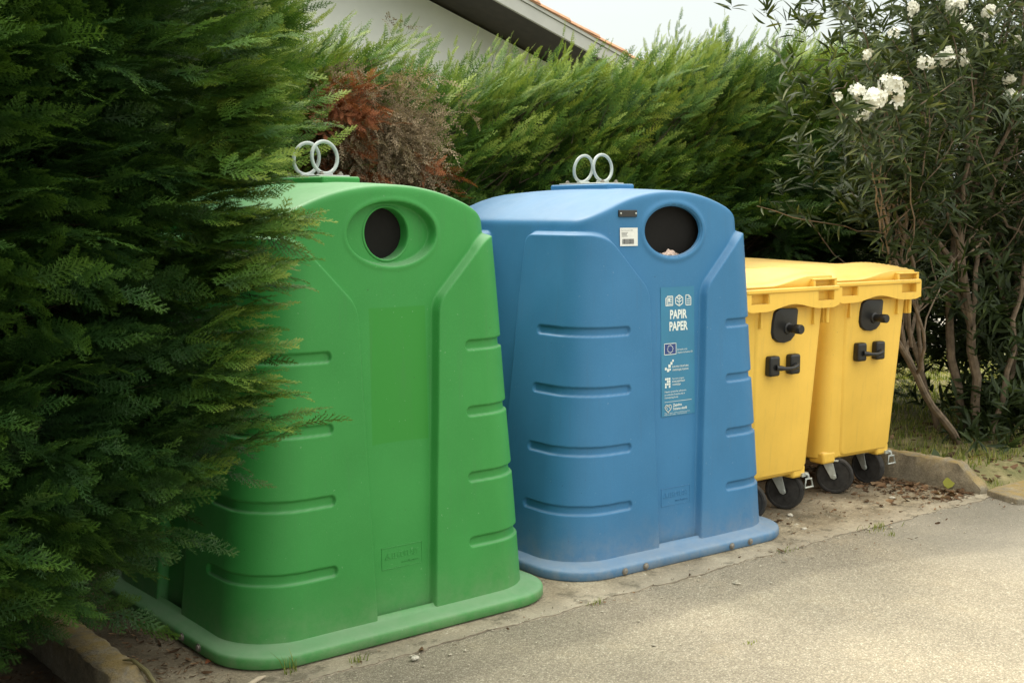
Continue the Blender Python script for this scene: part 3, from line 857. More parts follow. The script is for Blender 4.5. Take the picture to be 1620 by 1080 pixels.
for args in ((760, -2.30, -1.10, .16, 2.25, .24, .28, 10, .125, TPL_A), (880, -1.10, -.45, .16, 2.35, .24, .28, 10, .125, TPL_A),
             (380, -1.70, -.60, .3, 2.3, .05, .36, 11, .12, TPL_A),
             (220, -.35, .9, .2, 2.5, .2, .32, 7, .17, TPL_B), (260, -3.6, -2.30, .2, 2.5, .2, .32, 7, .2, TPL_D), (200, .9, 2.7, .3, 2.6, .2, .32, 7, .2, TPL_D)):
    sg, fo = left_batch(*args, rg); segs.append(sg); fol.append(fo)
def join(fol):
    V = []; F = []; T = []; o = 0
    for v, f, t in fol: V.append(v); F.append(f + o); T.append(t); o += len(v)
    return np.concatenate(V), np.concatenate(F), np.concatenate(T)
# the crown's top
n = 330; phi = rg.uniform(0, 2 * math.pi, n); rad = np.sqrt(rg.uniform(0, 1, n)); 
Pt, nn = left_pt(phi, np.full(n, 2.25), 1.0); c3 = np.array([LC[0], LC[1], 0])
Pt = c3 + (Pt - c3) * np.stack([rad, rad, np.ones(n)], -1); Pt[:, 2] = 2.15 + .55 * np.sqrt(1 - rad ** 2 * .95)
dirs = nn * rad[:, None] * .8 + np.array([.2, 0, .9]) + rg.normal(0, .2, (n, 3))
p, D, Nn, S, T = branchlets(Pt, dirs, np.full(n, .35), 7, .19, np.full(n, .5), rg=rg)
fol.append(place(TPL_B, p, basis(D, Nn), S, T, rg.integers(0, 4, len(p))))
# single long sprays reaching out over the bell on the right
def reach(pts, dirs, L, nf, fl, tint, tpls, rg):
    P = np.array(pts, float); d = np.array(dirs, float)
    return branchlets(P, d, np.array(L, float), nf, fl, np.array(tint, float), droop=.15, nspread=.3, rg=rg)
rp = []; rd = []; rl = []; rt = []
for k in range(165):
    z = rg.uniform(.72, 2.25) if k < 110 else rg.uniform(1.25, 1.75); x = -.965 + rg.normal(0, .05); y = -1.05 + rg.normal(0, .10)
    rp.append((x, y, z)); rd.append((1.0, .05 + rg.normal(0, .15), .22 + rg.normal(0, .15) + .15 * (z > 1.5))); rl.append(rg.uniform(.12, .25)); rt.append(.55 + rg.normal(0, .06))
p, D, Nn, S, T = reach(rp, rd, rl, 9, .115, rt, TPL_A, rg)
fol.append(place(TPL_A, p, basis(D, Nn), S, T, rg.integers(0, 4, len(p))))
V, F, T = join(fol)
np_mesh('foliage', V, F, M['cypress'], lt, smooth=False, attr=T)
# wood: trunk, and a twig under every spray group
q = MB(); q.tube([(-2.40, .8, 0), (-2.38, .82, 1), (-2.42, .8, 2), (-2.40, .8, 2.6)], [.13, .11, .07, .02], 12); q.build('trunk', M['bark2'], lt)
def twig_mesh(segs, parent, r0=.004, ext=.3):
    A = np.concatenate([s[0] for s in segs]); d = np.concatenate([s[1] for s in segs]); L = np.concatenate([s[2] for s in segs])
    d = d / np.linalg.norm(d, axis=1, keepdims=True)
    return tubes_mesh('branches', A - d * ext, A + d * (L * .35)[:, None], r0, M['bark2'], parent)
twig_mesh(segs, lt, .0025)
# near-black shell added inside the crown: blocks see-through, paints the inner shade
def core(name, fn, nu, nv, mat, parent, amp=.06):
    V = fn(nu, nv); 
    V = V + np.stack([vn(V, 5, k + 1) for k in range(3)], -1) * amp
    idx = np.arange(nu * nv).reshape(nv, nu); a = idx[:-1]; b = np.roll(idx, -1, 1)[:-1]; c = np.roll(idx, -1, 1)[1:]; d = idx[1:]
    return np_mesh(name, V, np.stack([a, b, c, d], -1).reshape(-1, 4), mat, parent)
M['inner'] = simple('shade_core_mat', (.008, .007, .004), .95, grain=.6, scale=40, bmp=1)
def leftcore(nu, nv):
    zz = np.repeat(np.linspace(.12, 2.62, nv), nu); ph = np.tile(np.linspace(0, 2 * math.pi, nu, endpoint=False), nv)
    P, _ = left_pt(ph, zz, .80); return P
core('shade_core', leftcore, 90, 50, M['inner'], lt)

# ---- second conifer, added out of view to darken the bells' left sides
lt2 = empty('conifer_tree', (-3.75, -1.95, 0)); tag(lt2, 'unseen second conifer added beyond the left edge to shade the bells', 'conifer')
LC1, LA1, LB1 = LC, LA, LBy
LC = np.array([-3.75, -1.95]); LA, LBy = 1.15, .95
_, fo = left_batch(1500, 0, 2 * math.pi, .1, 2.5, .2, .30, 7, .20, TPL_D, rg)
V, F, T = fo; np_mesh('foliage', V, F, M['cypress'], lt2, smooth=False, attr=T)
n = 200; phi = rg.uniform(0, 2 * math.pi, n); rad = np.sqrt(rg.uniform(0, 1, n)); Pt, nn = left_pt(phi, np.full(n, 2.25), 1.0); c3 = np.array([LC[0], LC[1], 0])
Pt = c3 + (Pt - c3) * np.stack([rad, rad, np.ones(n)], -1); Pt[:, 2] = 2.2 + .5 * np.sqrt(1 - rad ** 2 * .95)
p, D, Nn, S, T = branchlets(Pt, nn * rad[:, None] * .8 + np.array([.1, 0, .9]) + rg.normal(0, .2, (n, 3)), np.full(n, .35), 7, .2, np.full(n, .5), rg=rg)
V, F, T = place(TPL_D, p, basis(D, Nn), S, T, rg.integers(0, 2, len(p))); np_mesh('crown_top', V, F, M['cypress'], lt2, smooth=False, attr=T)
core('shade_core', leftcore, 60, 30, M['inner'], lt2)
q = MB(); q.tube([(-3.75, -1.95, 0), (-3.73, -1.95, 1.2), (-3.75, -1.95, 2.5)], [.12, .09, .02], 10); q.build('trunk', M['bark2'], lt2)
LC, LA, LBy = LC1, LA1, LB1

# ---- conifer hedge along the back
hd = empty('conifer_hedge', (2.6, 1.5, 0))
tag(hd, 'long bright green conifer hedge behind the containers with a brown dead patch', 'hedge')
HX0, HX1, HY = -1.1, 5.75, 1.0
def hedge_top(x): return 2.17 - .24 * (1 - smst((x - 1.3) / 1.5)) + .05 * np.sin(x * 1.7 + .5) + .04 * np.sin(x * 4.1) + .10 * smst((x - 3.2) / 1.5) + .05 * (1 - smst((x - .25) / .6))
def in_dead(P, grow=0):
    a = ((P[:, 0] - .94) / (.25 + grow)) ** 2 + ((P[:, 2] - 1.82) / (.23 + grow)) ** 2
    r = ((P[:, 0] - .74) / (.12 + grow)) ** 2 + ((P[:, 2] - 1.84) / (.12 + grow)) ** 2
    r2 = ((P[:, 0] - .86) / (.07 + grow)) ** 2 + ((P[:, 2] - 1.62) / (.10 + grow)) ** 2
    r3 = ((P[:, 0] - 1.15) / (.10 + grow)) ** 2 + ((P[:, 2] - 1.56) / (.10 + grow)) ** 2
    dead = np.zeros(len(P), int); dead[(r < 1) | (r2 < 1) | (r3 < 1)] = 2; dead[(a < 1) & ~(r < .8)] = 1
    return dead
rg = np.random.default_rng(33)
def hedge_face(n, x0, x1, z0f, z1f, depth, blen, nf, fl, tpls, lean, tb):
    x = rg.uniform(x0, x1, n); zt = hedge_top(x); z = z0f + (zt * z1f - z0f) * rg.uniform(0, 1, n)
    y = np.full(n, HY); hf = z / zt
    y = y + .22 * smst((hf - .72) / .3)              # rounded shoulder
    y = y - .10 * (1 - smst((hf - .0) / .5)) * 0
    P = np.stack([x, y, z], -1)
    dp = rg.uniform(0, 1, n) ** 1.4 * depth
    lump = vn(P, 2.3, 5) * .15 + vn(P, 6, 6) * .09
    d = np.stack([.40 + .35 * lean * hf + 0 * x, -.75 + .30 * hf, .02 + .90 * hf ** 2 * lean], -1) + rg.normal(0, .34, (n, 3))
    P[:, 1] += dp - lump + blen * .55
    L = blen * rg.uniform(.7, 1.3, n)
    tint = tb + .10 * vn(P, 3.2, 7) + .38 * smst((hf - .70) / .30) + rg.normal(0, .08, n)  # tint rises toward the hedge top, painting in the light falling there
    P[:, 2] -= blen * .4 * hf
    return P, d, L, tint
fol = []; segs = []; fdead = {1: [], 2: []}
for (n, x0, x1, z0, z1, dep, bl, nf, fl, tp, lean, tb, dr) in (
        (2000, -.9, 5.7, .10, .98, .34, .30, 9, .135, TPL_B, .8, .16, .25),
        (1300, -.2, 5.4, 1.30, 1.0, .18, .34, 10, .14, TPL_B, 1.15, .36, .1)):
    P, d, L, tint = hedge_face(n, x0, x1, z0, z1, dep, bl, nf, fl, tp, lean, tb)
    tipz = P + d / np.linalg.norm(d, axis=1, keepdims=True) * L[:, None] * .7
    dead = in_dead(tipz)
    for k in (0, 1, 2):
        m = dead == k
        if not m.any(): continue
        dd = d[m].copy(); LL = L[m]
        if k: dd[:, 2] -= .9; dd[:, 0] *= .3; LL = LL * .7
        p, D, Nn, S, T = branchlets(P[m], dd, LL, nf, fl * (1 if k != 1 else .9), tint[m], droop=dr if not k else .9, rg=rg)
        w = rg.integers(0, 4, len(p))
        r_ = place(tp if k != 1 else TPL_E, p, basis(D, Nn), S, T if not k else rg.uniform(0, 1, len(T)), w)
        (fol if not k else fdead[k]).append(r_)
        segs.append((P[m], dd, LL))
# extra dead sprays so the patch reads brown
for k, n, cx, cz, sx, sz in ((1, 420, .93, 1.79, .25, .20), (2, 70, .70, 1.86, .11, .10), (2, 14, .74, 1.64, .06, .06), (2, 18, 1.10, 1.58, .08, .08)):
    P = np.stack([cx + rg.normal(0, .5, n) * sx * 1.2, HY + rg.uniform(-.12, .15, n), cz + rg.normal(0, .5, n) * sz * 1.2 + .06], -1)
    d = np.stack([rg.normal(.1, .35, n), -.6 + rg.normal(0, .2, n), -.35 + rg.normal(0, .35, n) if k == 1 else rg.normal(.1, .3, n)], -1)
    p, D, Nn, S, T = branchlets(P, d, np.full(n, .18), 8, .085 if k == 1 else .10, np.full(n, .5), droop=.8, spread=1.3, nspread=1, rg=rg)
    fdead[k].append(place(TPL_E if k == 1 else TPL_B, p, basis(D, Nn), S, rg.uniform(0, 1, len(T)), rg.integers(0, 4, len(p))))
# top growth: leaning feathery leaders
n = 1700; x = rg.uniform(-.1, 5.6, n); zt = hedge_top(x)
P = np.stack([x, HY + rg.uniform(.05, .75, n), zt - rg.uniform(.0, .35, n)], -1)
P[:, 2] -= .1 * smst((P[:, 1] - 1.4) / .4)
d = np.stack([.62 + rg.normal(0, .16, n), -.22 + rg.normal(0, .22, n), .72 + rg.normal(0, .2, n)], -1)
L = rg.uniform(.22, .42, n)
p, D, Nn, S, T = branchlets(P, d, L, 9, .145, .62 + rg.normal(0, .1, n), droop=-.05, spread=.55, nspread=.7, rg=rg)
fol.append(place([TPL_B[0], TPL_B[2], TPL_C[0], TPL_C[2]], p, basis(D, Nn), S, T, rg.integers(0, 4, len(p)))); segs.append((P, d, L))
n = 480; x = np.concatenate([rg.uniform(.1, 5.6, 300), rg.normal(3.3, .35, 90), rg.normal(4.7, .4, 90)]); zt = hedge_top(x)
P = np.stack([x, HY + rg.uniform(.1, .6, n), zt - .05 + 0 * x], -1)
d = np.stack([.60 + rg.normal(0, .22, n), -.1 + rg.normal(0, .2, n), .8 + rg.normal(0, .2, n)], -1); L = rg.uniform(.24, .56, n) * np.where(x < 1.4, .7, 1)
p, D, Nn, S, T = branchlets(P, d, L, 12, .095, .80 + rg.normal(0, .1, n), droop=-.1, spread=.45, nspread=.6, rg=rg)
fol.append(place(TPL_C, p, basis(D, Nn), S * .9, T, rg.integers(0, 4, len(p)))); segs.append((P, d, L))
# loose leaders in front of the house wall
n = 55; P = np.stack([rg.uniform(.15, .95, n), HY + rg.uniform(-.05, .5, n), rg.uniform(1.95, 2.2, n)], -1)
d = np.stack([.85 + rg.normal(0, .2, n), -.15 + rg.normal(0, .2, n), .62 + rg.normal(0, .2, n)], -1); L = rg.uniform(.22, .42, n)
p, D, Nn, S, T = branchlets(P, d, L, 11, .10, .72 + rg.normal(0, .1, n), droop=-.05, spread=.6, nspread=.6, rg=rg)
fol.append(place(TPL_C, p, basis(D, Nn), S, T, rg.integers(0, 4, len(p)))); segs.append((P, d, L))
# the denser bright corner where hedge and conifer meet
n = 260; P = np.stack([rg.uniform(-.75, .15, n), rg.uniform(.72, 1.2, n), rg.uniform(1.55, 2.62, n)], -1)
P[:, 2] = np.minimum(P[:, 2], 2.36 - .40 * (P[:, 0] + .3))
d = np.stack([.85 + rg.normal(0, .2, n), -.30 + rg.normal(0, .22, n), .42 + rg.normal(0, .2, n)], -1); L = rg.uniform(.22, .40, n)
p, D, Nn, S, T = branchlets(P, d, L, 9, .16, .55 + rg.normal(0, .1, n), droop=.05, nspread=.5, rg=rg)
fol.append(place(TPL_A, p, basis(D, Nn), S, T, rg.integers(0, 4, len(p)))); segs.append((P, d, L))
# back side and far end, coarser
n = 500; x = rg.uniform(-1, 5.9, n); P = np.stack([x, np.full(n, 2.0), rg.uniform(.2, 2.0, n)], -1); d = np.stack([.3 + 0 * x, .8 + 0 * x, .4 + 0 * x], -1) + rg.normal(0, .25, (n, 3))
p, D, Nn, S, T = branchlets(P, d, np.full(n, .3), 6, .22, np.full(n, .5), rg=rg)
fol.append(place(TPL_D, p, basis(D, Nn), S, T, rg.integers(0, 2, len(p))))
n = 260; P = np.stack([np.full(n, 5.55), rg.uniform(1.0, 2.0, n), rg.uniform(.35, 2.3, n)], -1); d = np.stack([.8 + 0 * P[:, 0], -.2 + 0 * P[:, 0], .3 + 0 * P[:, 0]], -1) + rg.normal(0, .3, (n, 3))
p, D, Nn, S, T = branchlets(P, d, np.full(n, .3), 8, .17, np.full(n, .45), rg=rg)
fol.append(place(TPL_B, p, basis(D, Nn), S, T, rg.integers(0, 4, len(p))))
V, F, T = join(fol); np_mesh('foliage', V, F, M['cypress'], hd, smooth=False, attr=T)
V, F, T = join(fdead[1]); o = np_mesh('dead_foliage', V, F, M['deadgrey'], hd, smooth=False, attr=T); o['label'] = 'grey brown dried sprays'
V, F, T = join(fdead[2]); o = np_mesh('dead_foliage', V, F, M['rust'], hd, smooth=False, attr=T); o['label'] = 'rusty orange dead sprays'
twig_mesh(segs, hd, .0035, .15)
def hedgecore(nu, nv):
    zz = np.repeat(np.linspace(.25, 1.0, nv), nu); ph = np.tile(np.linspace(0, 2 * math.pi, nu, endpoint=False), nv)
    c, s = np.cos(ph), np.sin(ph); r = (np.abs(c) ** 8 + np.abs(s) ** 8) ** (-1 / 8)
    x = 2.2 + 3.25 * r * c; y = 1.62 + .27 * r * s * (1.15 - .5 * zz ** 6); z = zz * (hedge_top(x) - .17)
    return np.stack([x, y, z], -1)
core('shade_core', hedgecore, 260, 40, M['inner'], hd, .05)
for x in np.arange(-.6, 5.5, 1.0):
    q = MB(); q.tube([(x, 1.62, 0), (x + .05, 1.60, .8), (x, 1.62, 1.8)], [.05, .04, .02], 8); q.build('trunk', M['bark2'], hd)

# ------------------------------------------------------------------ oleander
ol = empty('oleander_bush', (4.55, 0, 0))
tag(ol, 'tall oleander shrub with bare lower stems and white flower clusters at the right', 'shrub')
rg = np.random.default_rng(5)
def curve_pts(a, b, bend, n=9):
    a = np.array(a, float); b = np.array(b, float); t = np.linspace(0, 1, n)[:, None]
    return a + (b - a) * t + np.array(bend) * (np.sin(np.pi * t)) + rg.normal(0, .012, (n, 3)) * np.sin(np.pi * t)
stems = []
def stem(a, b, bend, r0, r1):
    P = curve_pts(a, b, bend); stems.append((P, r0, r1)); return P
mains = [((4.42, -.12, 0), (3.62, -.12, .78), (.05, 0, -.06), .040, .022), ((4.55, -.1, 0), (4.30, -.1, 1.25), (.06, 0, 0), .046, .034),
         ((4.62, .0, 0), (4.50, .05, 1.5), (-.10, 0, 0), .045, .028), ((4.75, -.05, 0), (4.98, -.1, 1.10), (.10, 0, -.1), .040, .028),
         ((4.85, .1, 0), (4.75, .1, 1.7), (.08, 0, 0), .034, .02), ((4.60, .15, 0), (4.1, .3, 1.5), (-.05, 0, 0), .032, .018),
         ((4.95, 0, 0), (5.35, 0, 1.6), (0, 0, 0), .036, .02), ((4.5, -.22, 0), (4.62, -.35, 1.3), (.05, 0, 0), .028, .018)]
tips = []
for a, b, bend, r0, r1 in mains:
    P = stem(a, b, bend, r0, r1)
    for k in range(4):
        st = P[rg.integers(5, 9)]; e = st + np.array([rg.normal(-.05, .38), rg.normal(-.05, .25), rg.uniform(.5, 1.15)])
        Q = stem(st, e, rg.normal(0, .06, 3), r1 * .8, .009)
        for j in range(4):
            s2 = Q[rg.integers(3, 9)]; e2 = s2 + np.array([rg.normal(0, .28), rg.normal(-.05, .22), rg.uniform(.15, .6)])
            stem(s2, e2, rg.normal(0, .03, 3), .007, .003); tips.append((s2, e2))
# hand-placed limbs that show between the leaves
for a, b, c, r0, r1 in (((3.95, -.1, .55), (3.42, -.15, 1.72), (.05, 0, .05), .020, .010), ((3.8, -.12, .70), (3.58, -.2, 1.50), (-.03, 0, 0), .018, .009),
                     ((4.30, -.1, 1.25), (3.9, -.12, 1.75), (0, 0, 0), .022, .010), ((4.30, -.1, 1.2), (4.36, -.1, 2.1), (.04, 0, 0), .024, .012),
                     ((4.30, -.1, 1.22), (4.75, -.2, 1.95), (0, 0, -.05), .024, .012), ((3.62, -.12, .75), (3.2, -.2, 1.9), (.1, 0, 0), .016, .008),
                     ((4.75, .1, 1.7), (4.95, 0, 2.7), (0, 0, 0), .02, .012), ((4.6, 0, 1.6), (4.2, -.1, 2.6), (0, 0, 0), .018, .010),
                     ((3.62, -.12, .75), (3.05, -.3, 1.75), (.12, 0, -.05), .012, .006)):
    P = stem(a, b, c, r0, r1)
    for j in range(5):
        s2 = P[rg.integers(5, 9)]; e2 = s2 + np.array([rg.normal(-.05, .2), rg.normal(-.08, .15), rg.uniform(.1, .45)]); stem(s2, e2, rg.normal(0, .02, 3), .006, .003); tips.append((s2, e2))
FLOW = [(2.86, -.45, 2.00, .085, 22), (2.71, -.47, 2.02, .05, 9), (2.76, -.44, 1.93, .06, 12), (3.02, -.45, 2.06, .095, 26), (3.07, -.44, 1.99, .05, 10), (3.28, -.4, 2.21, .05, 8), (3.52, -.35, 2.25, .08, 18), (3.77, -.3, 2.27, .05, 9),
        (2.52, -.5, 1.98, .02, 3), (4.42, -.2, 2.22, .05, 7), (4.46, -.2, 2.14, .04, 5), (3.70, -.3, 2.53, .10, 22), (3.93, -.2, 2.46, .06, 9), (3.50, -.2, 2.40, .05, 7), (4.18, -.2, 2.57, .07, 10), (2.82, -.3, 2.51, .05, 6), (3.35, -.25, 2.5, .05, 7), (3.9, -.2, 2.32, .05, 5), (3.15, -.3, 2.36, .03, 4), (4.05, -.25, 2.42, .03, 4), (3.45, -.3, 2.62, .06, 9), (4.5, -.2, 2.45, .03, 4), (2.95, -.35, 2.22, .025, 3)]
for x, y, z, r, n in FLOW:
    near = min((s[0][-1] for s in stems), key=lambda p: (p[0] - x - .3) ** 2 + (p[2] - z + .5) ** 2 + (p[1] - y) ** 2)
    P = stem(near, (x - (.15 if x < 3.1 else .06), y - .11, z - .04), (.04, 0, .03), .007, .003); tips.append((P[4], P[-1])); tips.append((P[2], P[6]))
q = MB()
for P, r0, r1 in stems:
    q.tube([tuple(p) for p in P], list(np.linspace(r0 * .64, r1 * .75, len(P))), 8 if r0 > .015 else 5)
q.build('stems', M['bark'], ol)
def leaf_tpl(bend, L=1.0, wd=.085):
    V = []; F = []
    ts = [0, .18, .42, .70, 1.0]; wv = [.012, .7, 1.0, .72, 0]
    for t, w_ in zip(ts, wv):
        z = -bend * t * t; V += [(-wd * w_, t, z + .03 * w_), (0, t, z), (wd * w_, t, z + .03 * w_)]
    for k in range(4):
        a = 3 * k
        for c in (0, 1): F += [(a + c, a + c + 1, a + c + 4), (a + c, a + c + 4, a + c + 3)]
    return np.array(V), np.array(F)
LT = [leaf_tpl(b) for b in (.05, .18, .32, -.05)]
lp = []; ld = []; ln = []; ls = []; ltn = []
def leaves_on(a, b, n, sc=.105, tint=.4):
    a = np.array(a); b = np.array(b); ax = b - a; ax = ax / (np.linalg.norm(ax) + 1e-9)
    u = rg.uniform(.15, 1.0, n) ** .7; pos = a + (b - a) * u[:, None]
    rad = rg.normal(0, 1, (n, 3)); rad -= ax * (rad @ ax)[:, None]; rad /= np.linalg.norm(rad, axis=1, keepdims=True)
    d = rad * .8 + ax * rg.uniform(.2, .9, n)[:, None] + [0, 0, -.08]
    lp.append(pos); ld.append(d); ln.append(ax[None] + rg.normal(0, .35, (n, 3))); ls.append(sc * rg.uniform(.7, 1.2, n)); ltn.append(tint + rg.normal(0, .22, n))
for a, b in tips: leaves_on(a, b, 30)
# filler leafy shoots through the crown volume and the leafy suckers at the base
for k in range(640):
    x = rg.uniform(3.0, 6.0); z = rg.uniform(1.35, 3.1); y = rg.normal(0, .26)
    if x < 3.15 + (1.9 - z) * .6: continue
    a = np.array([x, y, z]); leaves_on(a, a + [rg.normal(-.03, .12), rg.normal(-.05, .1), rg.uniform(.12, .3)], 17)
for k in range(620):
    x = rg.uniform(4.05, 6.2); z = rg.uniform(.45, 1.5); y = rg.normal(.15, .25)
    if x < 4.5 - .2 * z: continue
    if x < 4.5 and z > .9 and rg.uniform() < .5: continue
    a = np.array([x, y, z]); leaves_on(a, a + [rg.normal(-.03, .12), rg.normal(-.05, .1), rg.uniform(.1, .25)], 14, .12, .3)
for k in range(260):
    x = rg.uniform(4.75, 6.3); a = np.array([x, rg.uniform(-.3, .5), rg.uniform(.08, 1.0)])
    leaves_on(a, a + [rg.normal(-.03, .1), rg.normal(-.05, .1), rg.uniform(.1, .25)], 14, .12, .3)
for k in range(110):
    x = rg.normal(4.72, .22); y = rg.normal(-.10, .15); z = rg.uniform(.02, .30)
    a = np.array([x, y, z]); leaves_on(a, a + [rg.normal(0, .08), rg.normal(-.03, .08), rg.uniform(.06, .18)], 12, .12, .3)
for k in range(560):
    x = rg.uniform(4.75, 7.0); a = np.array([x, rg.normal(.75, .25), rg.uniform(.25, 2.6)])
    leaves_on(a, a + [rg.normal(-.03, .12), rg.normal(-.05, .1), rg.uniform(.15, .35)], 15, .13, .22)
for k in range(60):
    a = np.array([rg.uniform(3.3, 3.9), rg.uniform(-.3, .1), rg.uniform(1.3, 1.75)]); leaves_on(a, a + [rg.normal(-.05, .1), -.03, rg.uniform(.1, .25)], 12, .11, .35)
lp = np.concatenate(lp); ld = np.concatenate(ld); ln = np.concatenate(ln); ls = np.concatenate(ls); ltn = np.concatenate(ltn)
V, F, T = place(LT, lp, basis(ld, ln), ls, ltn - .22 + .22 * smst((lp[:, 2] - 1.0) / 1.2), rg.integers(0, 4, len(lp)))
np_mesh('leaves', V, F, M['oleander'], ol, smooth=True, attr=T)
for x, y, z, r, n in FLOW:
    V = []; F = []
    for k in range(int(n * 1.45)):
        dv = rg.normal(0, 1, 3); dv[1] -= .6; dv[2] += .4; dv /= np.linalg.norm(dv)
        c = np.array([x - (.16 if x < 3.1 else .06), y - .12, z]) + dv * r * .95 * rg.uniform(.45, 1) * [1, .8, .75]
        nrm = dv + rg.normal(0, .3, 3); nrm /= np.linalg.norm(nrm); t1 = np.cross(nrm, [.2, .1, 1]); t1 /= np.linalg.norm(t1); t2 = np.cross(nrm, t1)
        s = rg.uniform(.017, .024); a0 = rg.uniform(0, 6.28)
        for j in range(5):
            a = a0 + j * 2 * math.pi / 5; u = t1 * math.cos(a) + t2 * math.sin(a); v = -t1 * math.sin(a) + t2 * math.cos(a)
            b = len(V)
            V += [c, c + u * s * .55 - v * s * .38 + nrm * s * .15, c + u * s * 1.05 - v * s * .28 + nrm * s * .08, c + u * s * 1.08 + v * s * .32 + nrm * s * .05, c + u * s * .5 + v * s * .36 + nrm * s * .15]
            F.append((b, b + 1, b + 2, b + 3, b + 4))
    q = MB(); q.add(V, F); q.build('flower_cluster', M['petal'], ol, smooth=False)

# ------------------------------------------------------------------ ground
def sheet(name, poly, z, mat, kind='structure'):
    me = bpy.data.meshes.new(name); me.from_pydata([(x, y, z) for x, y in poly], [], [tuple(range(len(poly)))]); me.materials.append(mat)
    o = link(bpy.data.objects.new(name, me)); o['kind'] = kind; return o
def wco(nt): return nt.nodes.new('ShaderNodeNewGeometry').outputs['Position']
# asphalt: coarse pale aggregate in worn binder
m, nt, b, out = newmat('worn_asphalt'); co = wco(nt)
vor = nt.nodes.new('ShaderNodeTexVoronoi'); vor.inputs['Scale'].default_value = 190; nt.links.new(co, vor.inputs['Vector'])
vc = sepxyz(nt, vor.outputs['Color'])[0]
agg = ramp(nt, vc, [(.0, (.25, .225, .178)), (.5, (.37, .335, .268)), (.85, (.45, .41, .33)), (1, (.60, .56, .47))])
gapm = ramp(nt, vor.outputs['Distance'], [(.25, 0), (.62, 1)])
c1 = mix(nt, mathn(nt, 'MULTIPLY', gapm, .42), agg, (.17, .145, .11))
pt = ramp(nt, noise(nt, co, 1.1, 6, .6), [(.32, (.80, .79, .77)), (.68, (1.22, 1.19, 1.12))])
c1 = mix(nt, 1, c1, pt, 'MULTIPLY')
c1 = mix(nt, mathn(nt, 'MULTIPLY', ramp(nt, noise(nt, co, 4.5, 7, .7), [(.56, 0), (.75, 1)]), .35), c1, (.40, .32, .21))
# darker older strip along the slab, bounded by a wavering seam
sx0 = sepxyz(nt, co)
bend = mathn(nt, 'MULTIPLY', mathn(nt, 'MAXIMUM', mathn(nt, 'SUBTRACT', sx0[0], 1.75), 0), .34)
ss = mathn(nt, 'ADD', mathn(nt, 'ADD', sx0[1], bend), mathn(nt, 'MULTIPLY', noise(nt, co, 3.2, 5, .65), .10))
mr = nt.nodes.new('ShaderNodeMapRange'); nt.links.new(ss, mr.inputs[0]); mr.inputs[1].default_value = -1.055; mr.inputs[2].default_value = -.985; mr.clamp = True
c1 = mix(nt, mathn(nt, 'MULTIPLY', mr.outputs[0], .85), c1, mix(nt, 1, c1, (.76, .76, .77), 'MULTIPLY'))
# older greyer asphalt to the right
sx = sepxyz(nt, co)
gr = ramp(nt, mathn(nt, 'ADD', mathn(nt, 'MULTIPLY', sx[0], .33), mathn(nt, 'MULTIPLY', noise(nt, co, 1.5, 3), .3)), [(.85, 0), (1.0, 1)])
c1 = mix(nt, mathn(nt, 'MULTIPLY', gr, .45), c1, (.24, .23, .20))
nt.links.new(c1, b.inputs['Base Color']); b.inputs['Roughness'].default_value = .92; b.inputs['Specular IOR Level'].default_value = .2
bump(nt, b, mathn(nt, 'SUBTRACT', 1, vor.outputs['Distance']), .7, .004)
M['asphalt'] = m
# concrete slab under the bins
m, nt, b, out = newmat('old_stained_concrete'); co = wco(nt); sx = sepxyz(nt, co)
base = ramp(nt, noise(nt, co, 3.2, 8, .68), [(.28, (.15, .125, .09)), (.5, (.29, .25, .185)), (.72, (.50, .45, .35))])
fine = ramp(nt, noise(nt, co, 95, 5, .7), [(.3, (.62, .6, .58)), (.7, (1.3, 1.28, 1.22))]); base = mix(nt, 1, base, fine, 'MULTIPLY')
edge = nt.nodes.new('ShaderNodeMapRange'); nt.links.new(mathn(nt, 'ADD', sx[1], mathn(nt, 'MULTIPLY', noise(nt, co, 6, 4), .12)), edge.inputs[0])
edge.inputs[1].default_value = -.56; edge.inputs[2].default_value = -.70; edge.clamp = True
base = mix(nt, mathn(nt, 'MULTIPLY', edge.outputs[0], .50), base, (.40, .36, .29))
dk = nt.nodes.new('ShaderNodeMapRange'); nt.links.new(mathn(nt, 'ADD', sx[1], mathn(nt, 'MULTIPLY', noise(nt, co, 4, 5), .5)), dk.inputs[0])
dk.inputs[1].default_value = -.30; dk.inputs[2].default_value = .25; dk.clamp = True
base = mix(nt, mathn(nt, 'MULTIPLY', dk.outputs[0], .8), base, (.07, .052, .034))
ms_ = ramp(nt, noise(nt, co, 9, 6, .75), [(.53, 0), (.62, 1)]); base = mix(nt, mathn(nt, 'MULTIPLY', ms_, .6), base, (.095, .085, .06))
spk = ramp(nt, noise(nt, co, 38, 4, .8), [(.68, 0), (.72, 1)]); base = mix(nt, mathn(nt, 'MULTIPLY', spk, .6), base, (.05, .035, .02))
nt.links.new(base, b.inputs['Base Color']); b.inputs['Roughness'].default_value = .93; b.inputs['Specular IOR Level'].default_value = .2
bump(nt, b, mathn(nt, 'ADD', noise(nt, co, 60, 6, .75), mathn(nt, 'MULTIPLY', noise(nt, co, 7, 4), 2)), .8, .006)
M['slab'] = m
m, nt, b, out = newmat('soil'); co = wco(nt)
nt.links.new(ramp(nt, noise(nt, co, 7, 8, .7), [(.3, (.055, .038, .022)), (.6, (.14, .10, .06)), (.8, (.24, .19, .12))]), b.inputs['Base Color'])
b.inputs['Roughness'].default_value = .95; bump(nt, b, noise(nt, co, 25, 7, .7), 1, .02); M['soil'] = m
m, nt, b, out = newmat('mown_grass_ground'); co = wco(nt)
nt.links.new(ramp(nt, noise(nt, co, 3.5, 8, .7), [(.3, (.085, .10, .035)), (.55, (.17, .17, .07)), (.75, (.28, .23, .12))]), b.inputs['Base Color'])
